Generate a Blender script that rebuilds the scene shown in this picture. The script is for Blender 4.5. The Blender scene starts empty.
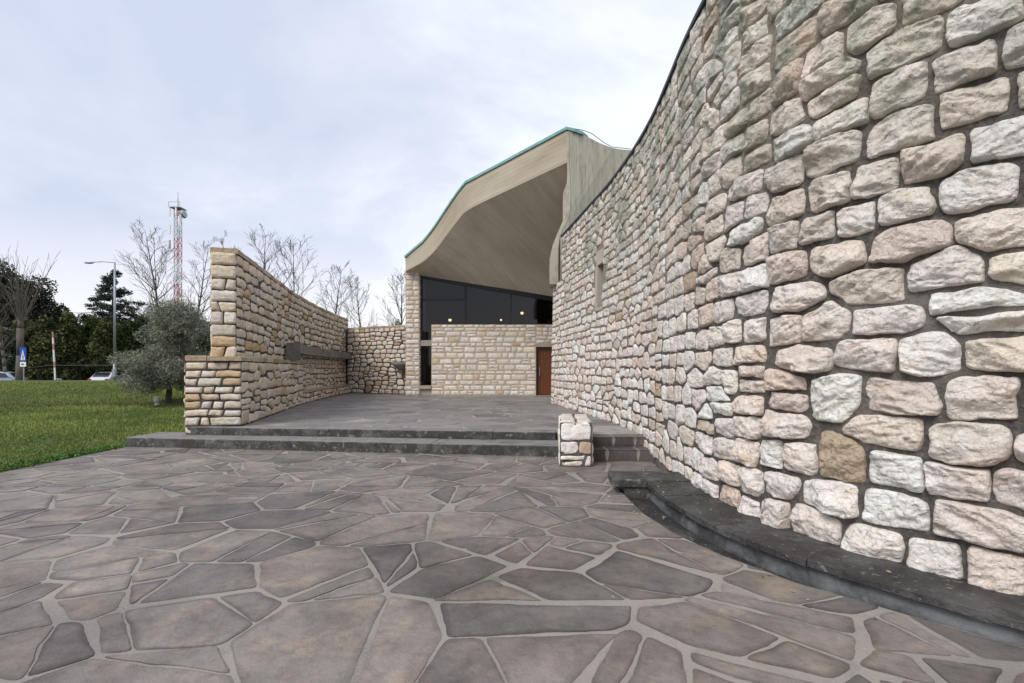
import bpy, math, random
import numpy as np
R = math.radians
random.seed(7)
RNG = np.random.default_rng(11)
sc = bpy.context.scene

# ------------------------------------------------------------------ camera
CAMZ, HOR, F = 1.5, 369.0, 483.0
cam_d = bpy.data.cameras.new('camera'); cam = bpy.data.objects.new('camera', cam_d)
sc.collection.objects.link(cam); sc.camera = cam
cam_d.sensor_width = 36; cam_d.lens = F / 1024 * 36
cam_d.shift_y = (HOR - 341.5) / 1024
cam_d.clip_start = .05; cam_d.clip_end = 3000
cam.location = (0, 0, CAMZ); cam.rotation_euler = (R(90), 0, 0)

# ------------------------------------------------------------------ light
SUN_EL, SUN_AZ = R(46), R(222)        # azimuth clockwise from +Y: behind the camera, to the left
w = bpy.data.worlds.new('World'); sc.world = w; w.use_nodes = True
nt = w.node_tree; nt.nodes.clear()
def N(t, typ, **kw):
    n = t.nodes.new(typ)
    for k, v in kw.items(): setattr(n, k, v)
    return n
out = N(nt, 'ShaderNodeOutputWorld')
sky = N(nt, 'ShaderNodeTexSky', sky_type='NISHITA', sun_disc=False)
sky.sun_elevation = SUN_EL; sky.sun_rotation = SUN_AZ; sky.dust_density = 3
bg1 = N(nt, 'ShaderNodeBackground'); bg1.inputs[1].default_value = .09
nt.links.new(sky.outputs[0], bg1.inputs[0])
tc = N(nt, 'ShaderNodeTexCoord'); sep = N(nt, 'ShaderNodeSeparateXYZ')
nt.links.new(tc.outputs['Generated'], sep.inputs[0])
def wm(op, a, b):
    m = N(nt, 'ShaderNodeMath', operation=op)
    for i, v in enumerate((a, b)):
        if isinstance(v, (int, float)): m.inputs[i].default_value = v
        elif v is not None: nt.links.new(v, m.inputs[i])
    return m.outputs[0]
zc = wm('ADD', wm('MAXIMUM', sep.outputs[2], 0), .22)
cx, cy = wm('DIVIDE', sep.outputs[0], zc), wm('DIVIDE', sep.outputs[1], zc)
cmb = N(nt, 'ShaderNodeCombineXYZ'); nt.links.new(cx, cmb.inputs[0]); nt.links.new(cy, cmb.inputs[1])
n1 = N(nt, 'ShaderNodeTexNoise'); n1.inputs['Scale'].default_value = .75; n1.inputs['Detail'].default_value = 6
n1.inputs['Roughness'].default_value = .58; n1.inputs['Distortion'].default_value = .5
nt.links.new(cmb.outputs[0], n1.inputs['Vector'])
# clouds are thicker to the left, thinner and whiter to the right and low down
bias = wm('MULTIPLY', sep.outputs[0], .22)
lowb = wm('MULTIPLY', wm('SUBTRACT', .55, sep.outputs[2]), .16)
cf = wm('ADD', wm('ADD', n1.outputs[0], bias), lowb)
ramp = N(nt, 'ShaderNodeValToRGB'); cr = ramp.color_ramp
cr.elements[0].position = .34; cr.elements[0].color = (.50, .545, .665, 1)
cr.elements[1].position = .66; cr.elements[1].color = (.84, .865, .90, 1)
e = cr.elements.new(.46); e.color = (.585, .625, .725, 1)
e = cr.elements.new(.56); e.color = (.73, .77, .84, 1)
nt.links.new(cf, ramp.inputs[0])
bg2 = N(nt, 'ShaderNodeBackground'); bg2.inputs[1].default_value = 1.0
hb = N(nt, 'ShaderNodeMapRange'); hb.inputs[1].default_value = .22; hb.inputs[2].default_value = .05; hb.inputs[4].default_value = .75; nt.links.new(wm('ADD', sep.outputs[2], wm('MULTIPLY', wm('SUBTRACT', n1.outputs[0], .5), .35)), hb.inputs[0])
hm = N(nt, 'ShaderNodeMix', data_type='RGBA'); nt.links.new(hb.outputs[0], hm.inputs[0]); nt.links.new(ramp.outputs[0], hm.inputs[6]); hm.inputs[7].default_value = (.86, .84, .845, 1)
nt.links.new(hm.outputs[2], bg2.inputs[0])
mx = N(nt, 'ShaderNodeMixShader'); mx.inputs[0].default_value = .90
nt.links.new(bg1.outputs[0], mx.inputs[1]); nt.links.new(bg2.outputs[0], mx.inputs[2])
nt.links.new(mx.outputs[0], out.inputs[0])
sd = bpy.data.lights.new('sun', 'SUN'); sd.energy = 1.9; sd.angle = R(28); sd.color = (1, .965, .92)
so = bpy.data.objects.new('sun', sd); sc.collection.objects.link(so)
dx, dy, dz = math.sin(SUN_AZ) * math.cos(SUN_EL), math.cos(SUN_AZ) * math.cos(SUN_EL), math.sin(SUN_EL)
from mathutils import Vector
so.rotation_euler = Vector((dx, dy, dz)).to_track_quat('Z', 'Y').to_euler(); so.location = (-10, -10, 20)
vs = sc.view_settings; vs.view_transform = 'Standard'; vs.look = 'None'; vs.exposure = 0.5; vs.gamma = 1
vs.use_curve_mapping = False

# ------------------------------------------------------------------ numpy noise
def _h(ix, iy, iz, s):
    h = (ix.astype(np.int64) * 374761393 + iy.astype(np.int64) * 668265263 + iz.astype(np.int64) * 1274126177 + s * 974634777) & 0xffffffff
    h = ((h ^ (h >> 13)) * 1103515245) & 0xffffffff
    h = ((h ^ (h >> 15)) * 2654435761) & 0xffffffff
    return ((h ^ (h >> 16)) & 0xffff) / 65535.0 * 2 - 1
def noise(p, s=0):
    p = np.asarray(p, float); i = np.floor(p); f = p - i; f = f * f * (3 - 2 * f)
    x, y, z = i[..., 0], i[..., 1], i[..., 2]; fx, fy, fz = f[..., 0], f[..., 1], f[..., 2]
    r = 0
    for a in (0, 1):
        for b in (0, 1):
            for c in (0, 1):
                wgt = (fx if a else 1 - fx) * (fy if b else 1 - fy) * (fz if c else 1 - fz)
                r = r + wgt * _h(x + a, y + b, z + c, s)
    return r
def fbm(p, o=3, s=0, rough=.5):
    p = np.asarray(p, float); r = 0; a = 1; t = 0
    for k in range(o):
        r = r + a * noise(p * (2 ** k) + 17.3 * k, s + k); t += a; a *= rough
    return r / t
def n1d(x, s=0): return float(noise(np.array([x, s * 3.7, .5]), s))

# ------------------------------------------------------------------ object helpers
def tag(o, label=None, cat=None, group=None, kind=None):
    if label: o['label'] = label
    if cat: o['category'] = cat
    if group: o['group'] = group
    if kind: o['kind'] = kind
    return o
def empty(name, loc, label, cat, group=None, rz=0):
    o = bpy.data.objects.new(name, None); sc.collection.objects.link(o)
    o.location = loc; o.rotation_euler = (0, 0, rz); o.empty_display_size = .2
    return tag(o, label, cat, group)
def copy_tree(o, parent=None):
    c = o.copy(); sc.collection.objects.link(c)
    if parent is not None: c.parent = parent
    for ch in list(o.children): copy_tree(ch, c)
    return c
class MB:
    """collects pieces of mesh as arrays and links them as ONE object"""
    def __init__(s): s.v = []; s.f = []; s.m = []; s.c = []; s.n = 0; s.uv = []; s.hasuv = False
    def add(s, v, f, mat=0, col=(1, 1, 1)):
        v = np.asarray(v, float).reshape(-1, 3)
        s.v.append(v); s.f += [tuple(int(i) + s.n for i in q) for q in f]; s.m += [mat] * len(f)
        c = np.asarray(col, float)
        if c.ndim == 1: c = np.tile(c[:3], (len(v), 1))
        s.c.append(c); s.n += len(v)
    def addq(s, v, q, mat=0, col=(1, 1, 1)):
        s.add(v, q.tolist(), mat, col)
    def box(s, a, b, mat=0, col=(1, 1, 1), rz=0, piv=None):
        x0, y0, z0 = a; x1, y1, z1 = b
        v = np.array([(x, y, z) for z in (z0, z1) for x, y in ((x0, y0), (x1, y0), (x1, y1), (x0, y1))], float)
        if rz:
            p = piv or ((x0 + x1) / 2, (y0 + y1) / 2); c_, s_ = math.cos(rz), math.sin(rz)
            X = v[:, 0] - p[0]; Y = v[:, 1] - p[1]
            v[:, 0] = p[0] + c_ * X - s_ * Y; v[:, 1] = p[1] + s_ * X + c_ * Y
        s.add(v, [(3, 2, 1, 0), (4, 5, 6, 7), (0, 1, 5, 4), (1, 2, 6, 5), (2, 3, 7, 6), (3, 0, 4, 7)], mat, col)
    def prism(s, poly, z0, z1, mat=0, col=(1, 1, 1)):
        n = len(poly); v = [(x, y, z0) for x, y in poly] + [(x, y, z1) for x, y in poly]
        f = [tuple(range(n - 1, -1, -1)), tuple(range(n, 2 * n))] + [(i, (i + 1) % n, n + (i + 1) % n, n + i) for i in range(n)]
        s.add(v, f, mat, col)
    def tubes(s, p0, p1, r0, r1, k=5, mat=0, col=(1, 1, 1)):
        p0 = np.asarray(p0, float).reshape(-1, 3); p1 = np.asarray(p1, float).reshape(-1, 3); n = len(p0)
        r0 = np.broadcast_to(np.asarray(r0, float), (n,)); r1 = np.broadcast_to(np.asarray(r1, float), (n,))
        d = p1 - p0; L = np.linalg.norm(d, axis=1, keepdims=True); d = d / np.maximum(L, 1e-9)
        a = np.where(np.abs(d[:, 2:3]) < .9, np.array([[0, 0, 1.]]), np.array([[1., 0, 0]]))
        u = np.cross(a, d); u /= np.linalg.norm(u, axis=1, keepdims=True); q = np.cross(d, u)
        t = np.arange(k) / k * 2 * np.pi
        ring = u[:, None] * np.cos(t)[None, :, None] + q[:, None] * np.sin(t)[None, :, None]
        v = np.concatenate([p0[:, None] + ring * r0[:, None, None], p1[:, None] + ring * r1[:, None, None]], 1).reshape(-1, 3)
        base = (np.arange(n) * 2 * k)[:, None]; j = np.arange(k); j2 = (j + 1) % k
        fq = np.stack([base + j, base + j2, base + k + j2, base + k + j], -1).reshape(-1, 4)
        s.addq(v, fq, mat, col)
        if k > 5 or n < 40:
            caps = []
            for i in range(n):
                b = i * 2 * k; caps.append(tuple(b + k - 1 - x for x in range(k))); caps.append(tuple(b + k + x for x in range(k)))
            s.f += [tuple(x + s.n - len(v) for x in cp) for cp in caps]; s.m += [mat] * len(caps)
    def quads(s, c, nrm_u, nrm_v, mat=0, col=(1, 1, 1)):
        """leaf-like diamonds: centre + half axes"""
        v = np.stack([c - nrm_u, c - nrm_v, c + nrm_u, c + nrm_v], 1).reshape(-1, 3)
        n = len(c); fq = (np.arange(n) * 4)[:, None] + np.arange(4)[None]
        cc = np.asarray(col, float)
        if cc.ndim == 2: cc = np.repeat(cc, 4, 0)
        s.addq(v, fq, mat, cc)
    def sphere(s, c, r, mat=0, col=(1, 1, 1), a=12, b=8, sc_=(1, 1, 1)):
        v = [(0, 0, 1)]
        for i in range(1, b):
            th = math.pi * i / b
            for j in range(a):
                ph = 2 * math.pi * j / a; v.append((math.sin(th) * math.cos(ph), math.sin(th) * math.sin(ph), math.cos(th)))
        v.append((0, 0, -1)); v = np.array(v) * r * np.array(sc_) + np.array(c)
        f = [(0, 1 + j, 1 + (j + 1) % a) for j in range(a)]
        for i in range(b - 2):
            for j in range(a):
                p = 1 + i * a; f.append((p + j, p + a + j, p + a + (j + 1) % a, p + (j + 1) % a))
        l = len(v) - 1; p = 1 + (b - 2) * a
        f += [(p + j, l, p + (j + 1) % a) for j in range(a)]
        s.add(v, f, mat, col)
    def build(s, name, mats, parent=None, smooth=False, uv=None, bevel=0):
        me = bpy.data.meshes.new(name)
        V = np.concatenate(s.v); nf = len(s.f)
        me.vertices.add(len(V)); me.vertices.foreach_set('co', V.ravel())
        ls = np.array([len(q) for q in s.f], np.int32)
        flat = np.fromiter((i for q in s.f for i in q), np.int32, int(ls.sum()))
        me.loops.add(len(flat)); me.loops.foreach_set('vertex_index', flat)
        me.polygons.add(nf); st = np.zeros(nf, np.int32); st[1:] = np.cumsum(ls)[:-1]
        me.polygons.foreach_set('loop_start', st)
        me.polygons.foreach_set('material_index', np.array(s.m, np.int32))
        if smooth: me.polygons.foreach_set('use_smooth', np.ones(nf, bool))
        else: me.polygons.foreach_set('use_smooth', np.zeros(nf, bool))
        me.update(calc_edges=True)
        at = me.color_attributes.new('col', 'FLOAT_COLOR', 'POINT')
        C = np.ones((len(V), 4)); C[:, :3] = np.concatenate(s.c); at.data.foreach_set('color', C.ravel())
        if uv is not None:
            l = me.uv_layers.new(name='UVMap'); U = np.asarray(uv, float)[flat]; l.data.foreach_set('uv', U.ravel())
        for m_ in (mats if isinstance(mats, (list, tuple)) else [mats]): me.materials.append(m_)
        me.validate()
        o = bpy.data.objects.new(name, me); sc.collection.objects.link(o)
        if parent is not None: o.parent = parent
        if bevel:
            b = o.modifiers.new('bevel', 'BEVEL'); b.width = bevel; b.segments = 2; b.limit_method = 'ANGLE'
        return o

# ------------------------------------------------------------------ materials
def mat(name, col=(.5, .5, .5), rough=.8, metal=0, attr=False, layers=(), bump=(), spec=.3):
    """layers: (scale, detail, lo, hi, colour, strength) noise-masked tints; bump: (scale, detail, distance, strength)"""
    m = bpy.data.materials.new(name); m.use_nodes = True; t = m.node_tree; b = t.nodes['Principled BSDF']
    b.inputs['Roughness'].default_value = rough; b.inputs['Metallic'].default_value = metal
    b.inputs['Specular IOR Level'].default_value = spec
    tc = N(t, 'ShaderNodeTexCoord')
    if attr:
        a = N(t, 'ShaderNodeAttribute', attribute_name='col'); cur = a.outputs['Color']
    else:
        r = N(t, 'ShaderNodeRGB'); r.outputs[0].default_value = (*col, 1); cur = r.outputs[0]
    for L in layers:
        sc_, det, lo, hi, c, st = L[:6]; stretch = L[6] if len(L) > 6 else (1, 1, 1)
        mp = N(t, 'ShaderNodeMapping'); mp.inputs['Scale'].default_value = stretch
        mp.inputs['Location'].default_value = (sc_ * 1.7, lo * 9, hi * 5)
        t.links.new(tc.outputs['Object'], mp.inputs[0])
        n = N(t, 'ShaderNodeTexNoise'); n.inputs['Scale'].default_value = sc_; n.inputs['Detail'].default_value = det
        n.inputs['Roughness'].default_value = .6
        t.links.new(mp.outputs[0], n.inputs['Vector'])
        mr = N(t, 'ShaderNodeMapRange'); mr.inputs[1].default_value = lo; mr.inputs[2].default_value = hi
        mr.inputs[4].default_value = st; t.links.new(n.outputs[0], mr.inputs[0])
        x = N(t, 'ShaderNodeMix', data_type='RGBA'); t.links.new(mr.outputs[0], x.inputs[0])
        mode = L[7] if len(L) > 7 else 'MIX'; x.blend_type = mode
        t.links.new(cur, x.inputs[6]); x.inputs[7].default_value = (*c, 1); cur = x.outputs[2]
    t.links.new(cur, b.inputs['Base Color'])
    nor = None
    for sc_, det, dist, st in bump:
        n = N(t, 'ShaderNodeTexNoise'); n.inputs['Scale'].default_value = sc_; n.inputs['Detail'].default_value = det
        n.inputs['Roughness'].default_value = .62
        t.links.new(tc.outputs['Object'], n.inputs['Vector'])
        bp = N(t, 'ShaderNodeBump'); bp.inputs['Distance'].default_value = dist; bp.inputs['Strength'].default_value = st
        t.links.new(n.outputs[0], bp.inputs['Height'])
        if nor is not None: t.links.new(nor, bp.inputs['Normal'])
        nor = bp.outputs[0]
    if nor is not None: t.links.new(nor, b.inputs['Normal'])
    return m
M = {}
# pale limestone: coloured per stone, then veins, lichen and grime
M['stone'] = mat('pale_limestone', attr=True, rough=.88, spec=.2, layers=[
    (5, 5, .42, .72, (.90, .84, .78), .55, (1, 1, 1), 'MULTIPLY'),
    (14, 6, .50, .75, (.66, .54, .45), .42, (1, 1, 2.5), 'MULTIPLY'),
    (38, 5, .56, .72, (.42, .38, .34), .55, (1, 1, 1), 'MULTIPLY'),
    (4.5, 6, .60, .70, (.60, .40, .22), .45, (1, 1, 1.6)),
    (9, 7, .62, .70, (.30, .27, .25), .5, (1, 1, 3)),
    (1.1, 3, .50, .66, (.95, .85, .80), .6, (1, 1, 1), 'MULTIPLY')],
    bump=[(9, 12, .07, 1.0), (40, 8, .012, .8)])
def chisel(m, sc_=10, dist=.035, st=.5):
    """angular broken-rock facets: warped cell bump under the noise bumps"""
    t = m.node_tree; b = t.nodes['Principled BSDF']
    tc = N(t, 'ShaderNodeTexCoord'); n = N(t, 'ShaderNodeTexNoise'); n.inputs['Scale'].default_value = 6; n.inputs['Detail'].default_value = 4
    t.links.new(tc.outputs['Object'], n.inputs['Vector'])
    mx = N(t, 'ShaderNodeMix', data_type='RGBA'); mx.blend_type = 'LINEAR_LIGHT'; mx.inputs[0].default_value = .16
    t.links.new(tc.outputs['Object'], mx.inputs[6]); t.links.new(n.outputs['Color'], mx.inputs[7])
    mp = N(t, 'ShaderNodeMapping'); mp.inputs['Scale'].default_value = (1, 1, 1.9); mp.inputs['Rotation'].default_value = (.35, .25, .2); t.links.new(mx.outputs[2], mp.inputs[0])
    v = N(t, 'ShaderNodeTexVoronoi'); v.inputs['Scale'].default_value = sc_; t.links.new(mp.outputs[0], v.inputs['Vector'])
    bp = N(t, 'ShaderNodeBump'); bp.inputs['Distance'].default_value = dist; bp.inputs['Strength'].default_value = st
    t.links.new(v.outputs['Distance'], bp.inputs['Height']); t.links.new(b.inputs['Normal'].links[0].from_socket, bp.inputs['Normal']); t.links.new(bp.outputs[0], b.inputs['Normal'])
def add_moss(m):
    """green algae with a shape of its own high on the curved wall"""
    t = m.node_tree; b = t.nodes['Principled BSDF']; src = b.inputs['Base Color'].links[0].from_socket
    tc = N(t, 'ShaderNodeTexCoord'); sp = N(t, 'ShaderNodeSeparateXYZ'); t.links.new(tc.outputs['Object'], sp.inputs[0])
    mr = N(t, 'ShaderNodeMapRange'); mr.inputs[1].default_value = 2.3; mr.inputs[2].default_value = 4.3; t.links.new(sp.outputs[2], mr.inputs[0])
    mp = N(t, 'ShaderNodeMapping'); mp.inputs['Scale'].default_value = (1, 1, .45); t.links.new(tc.outputs['Object'], mp.inputs[0])
    n = N(t, 'ShaderNodeTexNoise'); n.inputs['Scale'].default_value = 2.3; n.inputs['Detail'].default_value = 8; n.inputs['Roughness'].default_value = .7
    t.links.new(mp.outputs[0], n.inputs['Vector'])
    m2 = N(t, 'ShaderNodeMapRange'); m2.inputs[1].default_value = .42; m2.inputs[2].default_value = .58; m2.inputs[4].default_value = .9
    t.links.new(n.outputs[0], m2.inputs[0])
    mu = N(t, 'ShaderNodeMath', operation='MULTIPLY'); t.links.new(mr.outputs[0], mu.inputs[0]); t.links.new(m2.outputs[0], mu.inputs[1])
    x = N(t, 'ShaderNodeMix', data_type='RGBA'); x.blend_type = 'MIX'; t.links.new(mu.outputs[0], x.inputs[0])
    t.links.new(src, x.inputs[6]); x.inputs[7].default_value = (.33, .345, .275, 1); t.links.new(x.outputs[2], b.inputs['Base Color'])
add_moss(M['stone']); chisel(M['stone'])
M['stone_warm'] = mat('warm_limestone', attr=True, rough=.9, spec=.2, layers=[
    (4, 5, .42, .72, (.85, .72, .55), .5, (1, 1, 1), 'MULTIPLY'),
    (12, 6, .50, .72, (.45, .36, .27), .60, (1, 1, 2.0), 'MULTIPLY'),
    (30, 5, .56, .72, (.40, .34, .30), .5, (1, 1, 1), 'MULTIPLY')],
    bump=[(14, 8, .03, .8), (60, 6, .008, .8)])
chisel(M['stone_warm'], 9, .02, .3)
M['mortar'] = mat('grey_mortar', (.100, .090, .082), .95, layers=[(1.3, 4, .48, .64, (.22, .195, .17), .8), (30, 5, .48, .66, (.26, .235, .21), .5), (9, 6, .55, .68, (.05, .045, .04), .6)],
    bump=[(14, 8, .06, 1.0), (60, 6, .015, .9)])
def upper_mortar(m):
    t = m.node_tree; b = t.nodes['Principled BSDF']; src = b.inputs['Base Color'].links[0].from_socket
    tc = N(t, 'ShaderNodeTexCoord'); sp = N(t, 'ShaderNodeSeparateXYZ'); t.links.new(tc.outputs['Object'], sp.inputs[0]); n = N(t, 'ShaderNodeTexNoise'); n.inputs['Scale'].default_value = 1.4; n.inputs['Detail'].default_value = 5; t.links.new(tc.outputs['Object'], n.inputs['Vector'])
    def mth(op, a, b_):
        q = N(t, 'ShaderNodeMath', operation=op)
        for i, v in enumerate((a, b_)):
            if isinstance(v, (int, float)): q.inputs[i].default_value = v
            else: t.links.new(v, q.inputs[i])
        return q.outputs[0]
    h = mth('ADD', mth('ADD', mth('MULTIPLY', sp.outputs[2], .45), mth('MULTIPLY', sp.outputs[1], .16)), mth('MULTIPLY', n.outputs[0], 1.6))
    mr = N(t, 'ShaderNodeMapRange'); mr.inputs[1].default_value = 2.75; mr.inputs[2].default_value = 3.4; mr.inputs[4].default_value = .85; t.links.new(h, mr.inputs[0])
    x = N(t, 'ShaderNodeMix', data_type='RGBA'); t.links.new(mr.outputs[0], x.inputs[0]); t.links.new(src, x.inputs[6]); x.inputs[7].default_value = (.30, .255, .205, 1); t.links.new(x.outputs[2], b.inputs['Base Color'])
upper_mortar(M['mortar'])
M['mortar_dark'] = mat('dark_mortar', (.055, .047, .04), .95, layers=[(3, 4, .5, .65, (.16, .14, .12), .6)], bump=[(50, 5, .012, .9)])
M['mortar_pale'] = mat('pale_mortar', (.42, .36, .29), .95, layers=[(4, 4, .5, .65, (.30, .25, .19), .6)], bump=[(50, 5, .005, .6)])
M['flag'] = mat('grey_sandstone_flag', attr=True, rough=.62, spec=.35, layers=[
    (.35, 3, .45, .62, (1.2, 1.18, 1.18), .5, (1, 1, 1), 'MULTIPLY'),
    (.55, 5, .48, .64, (.60, .57, .56), .75, (1, 1, 1), 'MULTIPLY'),
    (2.0, 6, .42, .66, (.58, .56, .57), .8, (1, 1, 1), 'MULTIPLY'),
    (4, 5, .50, .66, (1.5, 1.36, 1.16), .6, (1, 1, 1), 'MULTIPLY'),
    (13, 8, .48, .68, (.62, .60, .60), .55, (1, 1, 1), 'MULTIPLY'),
    (34, 8, .55, .70, (1.35, 1.3, 1.25), .5, (1, 1, 1), 'MULTIPLY'),
    (90, 3, .66, .72, (.32, .31, .31), .35)],
    bump=[(5, 8, .05, .4), (45, 6, .008, .6)])
M['joint'] = mat('pale_paving_joint', (.285, .252, .222), .95, layers=[(.5, 4, .5, .66, (.15, .137, .128), .8), (.8, 5, .46, .66, (.20, .185, .175), .7), (9, 6, .52, .70, (.19, .175, .165), .6), (60, 4, .5, .7, (.34, .32, .3), .5),
    (1.6, 4, .64, .70, (.07, .09, .04), .5)],
    bump=[(60, 6, .006, .7)])
M['terrace'] = mat('terrace_slab', attr=True, rough=.6, spec=.35, layers=[
    (1.2, 5, .40, .65, (.75, .73, .73), .8, (1, 1, 1), 'MULTIPLY'), (14, 6, .50, .72, (.7, .68, .67), .5, (1, 1, 1), 'MULTIPLY')],
    bump=[(9, 6, .01, .4)])
M['joint2'] = mat('terrace_joint', (.31, .285, .26), .95, layers=[(6, 5, .5, .68, (.10, .095, .09), .6)])
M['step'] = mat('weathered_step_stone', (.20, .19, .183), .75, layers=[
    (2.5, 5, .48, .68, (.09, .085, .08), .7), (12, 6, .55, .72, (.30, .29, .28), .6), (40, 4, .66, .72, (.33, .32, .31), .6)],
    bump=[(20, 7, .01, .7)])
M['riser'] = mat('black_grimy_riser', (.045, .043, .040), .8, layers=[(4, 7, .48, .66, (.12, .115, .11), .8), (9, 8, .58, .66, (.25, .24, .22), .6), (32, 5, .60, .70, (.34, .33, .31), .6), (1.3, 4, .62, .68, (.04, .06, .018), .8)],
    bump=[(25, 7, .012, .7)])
M['ledge'] = mat('black_stained_ledge', (.034, .031, .029), .55, layers=[(2.5, 8, .46, .66, (.10, .096, .094), .85), (10, 8, .56, .66, (.022, .021, .021), .7), (24, 7, .61, .68, (.27, .26, .25), .6)],
    bump=[(9, 8, .05, .8), (40, 7, .015, .8)], spec=.4)
M['gutter'] = mat('grey_gutter_face', (.17, .18, .185), .8, layers=[(2.2, 6, .42, .58, (.045, .044, .045), .9), (14, 5, .6, .72, (.30, .29, .28), .5)], bump=[(22, 7, .02, .7)])
M['concrete'] = mat('board_marked_concrete', (.355, .315, .255), .85, layers=[
    (1.2, 6, .42, .66, (.27, .235, .185), .7), (2.2, 6, .52, .72, (.20, .18, .15), .55, (3.5, 3.5, .35)), (30, 5, .55, .72, (.43, .39, .33), .4)],
    bump=[(18, 6, .01, .5)])
M['concrete_grey'] = mat('weathered_concrete', (.20, .185, .165), .9, layers=[(2, 6, .45, .66, (.09, .083, .075), .7), (16, 5, .55, .7, (.30, .28, .25), .4)], bump=[(20, 6, .012, .6)])
M['copper'] = mat('green_copper', (.19, .36, .36), .55, .2, layers=[(3, 4, .5, .7, (.06, .17, .17), .6)])
M['flash'] = mat('dark_flashing', (.035, .04, .042), .5, .4)
M['frame'] = mat('black_window_frame', (.012, .012, .013), .45)
M['door'] = mat('red_brown_wood', (.15, .048, .018), .5, layers=[(14, 5, .4, .7, (.055, .016, .008), .7, (3, 3, .15))])
M['steel'] = mat('galvanised_steel', (.30, .33, .36), .5, .6)
M['white'] = mat('white_paint', (.72, .72, .72), .5)
M['red'] = mat('red_paint', (.42, .03, .025), .55)
M['blue'] = mat('blue_sign', (.01, .075, .38), .45)
M['black'] = mat('black_plastic', (.015, .015, .015), .6)
M['rubber'] = mat('tyre_rubber', (.02, .02, .02), .85)
M['bark'] = mat('grey_bark', (.115, .10, .085), .95, layers=[(9, 5, .45, .65, (.06, .05, .042), .7, (1, 1, .3))], bump=[(25, 5, .02, .8)])
M['twig'] = mat('bare_twigs', (.10, .085, .07), .95)
M['leaf'] = mat('foliage', attr=True, rough=.75, spec=.2)
M['asphalt'] = mat('asphalt', (.05, .05, .052), .9, layers=[(2, 4, .5, .7, (.08, .08, .08), .5)])
def glass_mat():
    m = bpy.data.materials.new('dark_glass'); m.use_nodes = True; t = m.node_tree; t.nodes.clear()
    o = N(t, 'ShaderNodeOutputMaterial'); tr = N(t, 'ShaderNodeBsdfTransparent'); tr.inputs[0].default_value = (.36, .38, .40, 1)
    g = N(t, 'ShaderNodeBsdfGlossy'); g.inputs['Roughness'].default_value = .03; g.inputs[0].default_value = (.8, .8, .85, 1)
    fr = N(t, 'ShaderNodeFresnel'); fr.inputs[0].default_value = 1.5
    x = N(t, 'ShaderNodeMixShader'); t.links.new(fr.outputs[0], x.inputs[0]); t.links.new(tr.outputs[0], x.inputs[1]); t.links.new(g.outputs[0], x.inputs[2])
    t.links.new(x.outputs[0], o.inputs[0]); return m
M['glass'] = glass_mat()
def emis(name, c, s):
    m = bpy.data.materials.new(name); m.use_nodes = True; b = m.node_tree.nodes['Principled BSDF']
    b.inputs['Base Color'].default_value = (*c, 1); b.inputs['Emission Color'].default_value = (*c, 1); b.inputs['Emission Strength'].default_value = s
    return m
M['lamp'] = emis('lit_lamp', (1, .66, .34), 3.0)
def soffit_mat():
    """formwork boards run from the front edge to the back: the UVs carry the board direction"""
    m = bpy.data.materials.new('board_marked_soffit'); m.use_nodes = True; t = m.node_tree; b = t.nodes['Principled BSDF']
    b.inputs['Roughness'].default_value = .85; b.inputs['Specular IOR Level'].default_value = .2
    uv = N(t, 'ShaderNodeTexCoord'); sp = N(t, 'ShaderNodeSeparateXYZ'); t.links.new(uv.outputs['UV'], sp.inputs[0])
    k = N(t, 'ShaderNodeMath', operation='MULTIPLY'); k.inputs[1].default_value = 105; t.links.new(sp.outputs[0], k.inputs[0])
    fl = N(t, 'ShaderNodeMath', operation='FLOOR'); t.links.new(k.outputs[0], fl.inputs[0])
    wn = N(t, 'ShaderNodeTexWhiteNoise', noise_dimensions='1D'); t.links.new(fl.outputs[0], wn.inputs['W'])
    frc = N(t, 'ShaderNodeMath', operation='FRACT'); t.links.new(k.outputs[0], frc.inputs[0])
    ln = N(t, 'ShaderNodeMath', operation='LESS_THAN'); ln.inputs[1].default_value = .09; t.links.new(frc.outputs[0], ln.inputs[0])
    r = N(t, 'ShaderNodeValToRGB'); r.color_ramp.elements[0].color = (.60, .54, .455, 1); r.color_ramp.elements[1].color = (.655, .59, .50, 1)
    t.links.new(wn.outputs[0], r.inputs[0])
    mp = N(t, 'ShaderNodeMapping'); mp.inputs['Scale'].default_value = (30, 2.5, 1); t.links.new(uv.outputs['UV'], mp.inputs[0])
    n = N(t, 'ShaderNodeTexNoise'); n.inputs['Scale'].default_value = 1; n.inputs['Detail'].default_value = 6; t.links.new(mp.outputs[0], n.inputs['Vector'])
    mr = N(t, 'ShaderNodeMapRange'); mr.inputs[1].default_value = .35; mr.inputs[2].default_value = .7; t.links.new(n.outputs[0], mr.inputs[0])
    x = N(t, 'ShaderNodeMix', data_type='RGBA'); x.blend_type = 'MULTIPLY'; t.links.new(mr.outputs[0], x.inputs[0]); t.links.new(r.outputs[0], x.inputs[6]); x.inputs[7].default_value = (.84, .82, .78, 1)
    y = N(t, 'ShaderNodeMix', data_type='RGBA'); y.blend_type = 'MULTIPLY'; t.links.new(ln.outputs[0], y.inputs[0]); t.links.new(x.outputs[2], y.inputs[6]); y.inputs[7].default_value = (.78, .76, .72, 1)
    t.links.new(y.outputs[2], b.inputs['Base Color'])
    bp = N(t, 'ShaderNodeBump'); bp.inputs['Distance'].default_value = .02; bp.inputs['Strength'].default_value = .5
    t.links.new(wn.outputs[0], bp.inputs['Height']); t.links.new(bp.outputs[0], b.inputs['Normal'])
    return m
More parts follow.
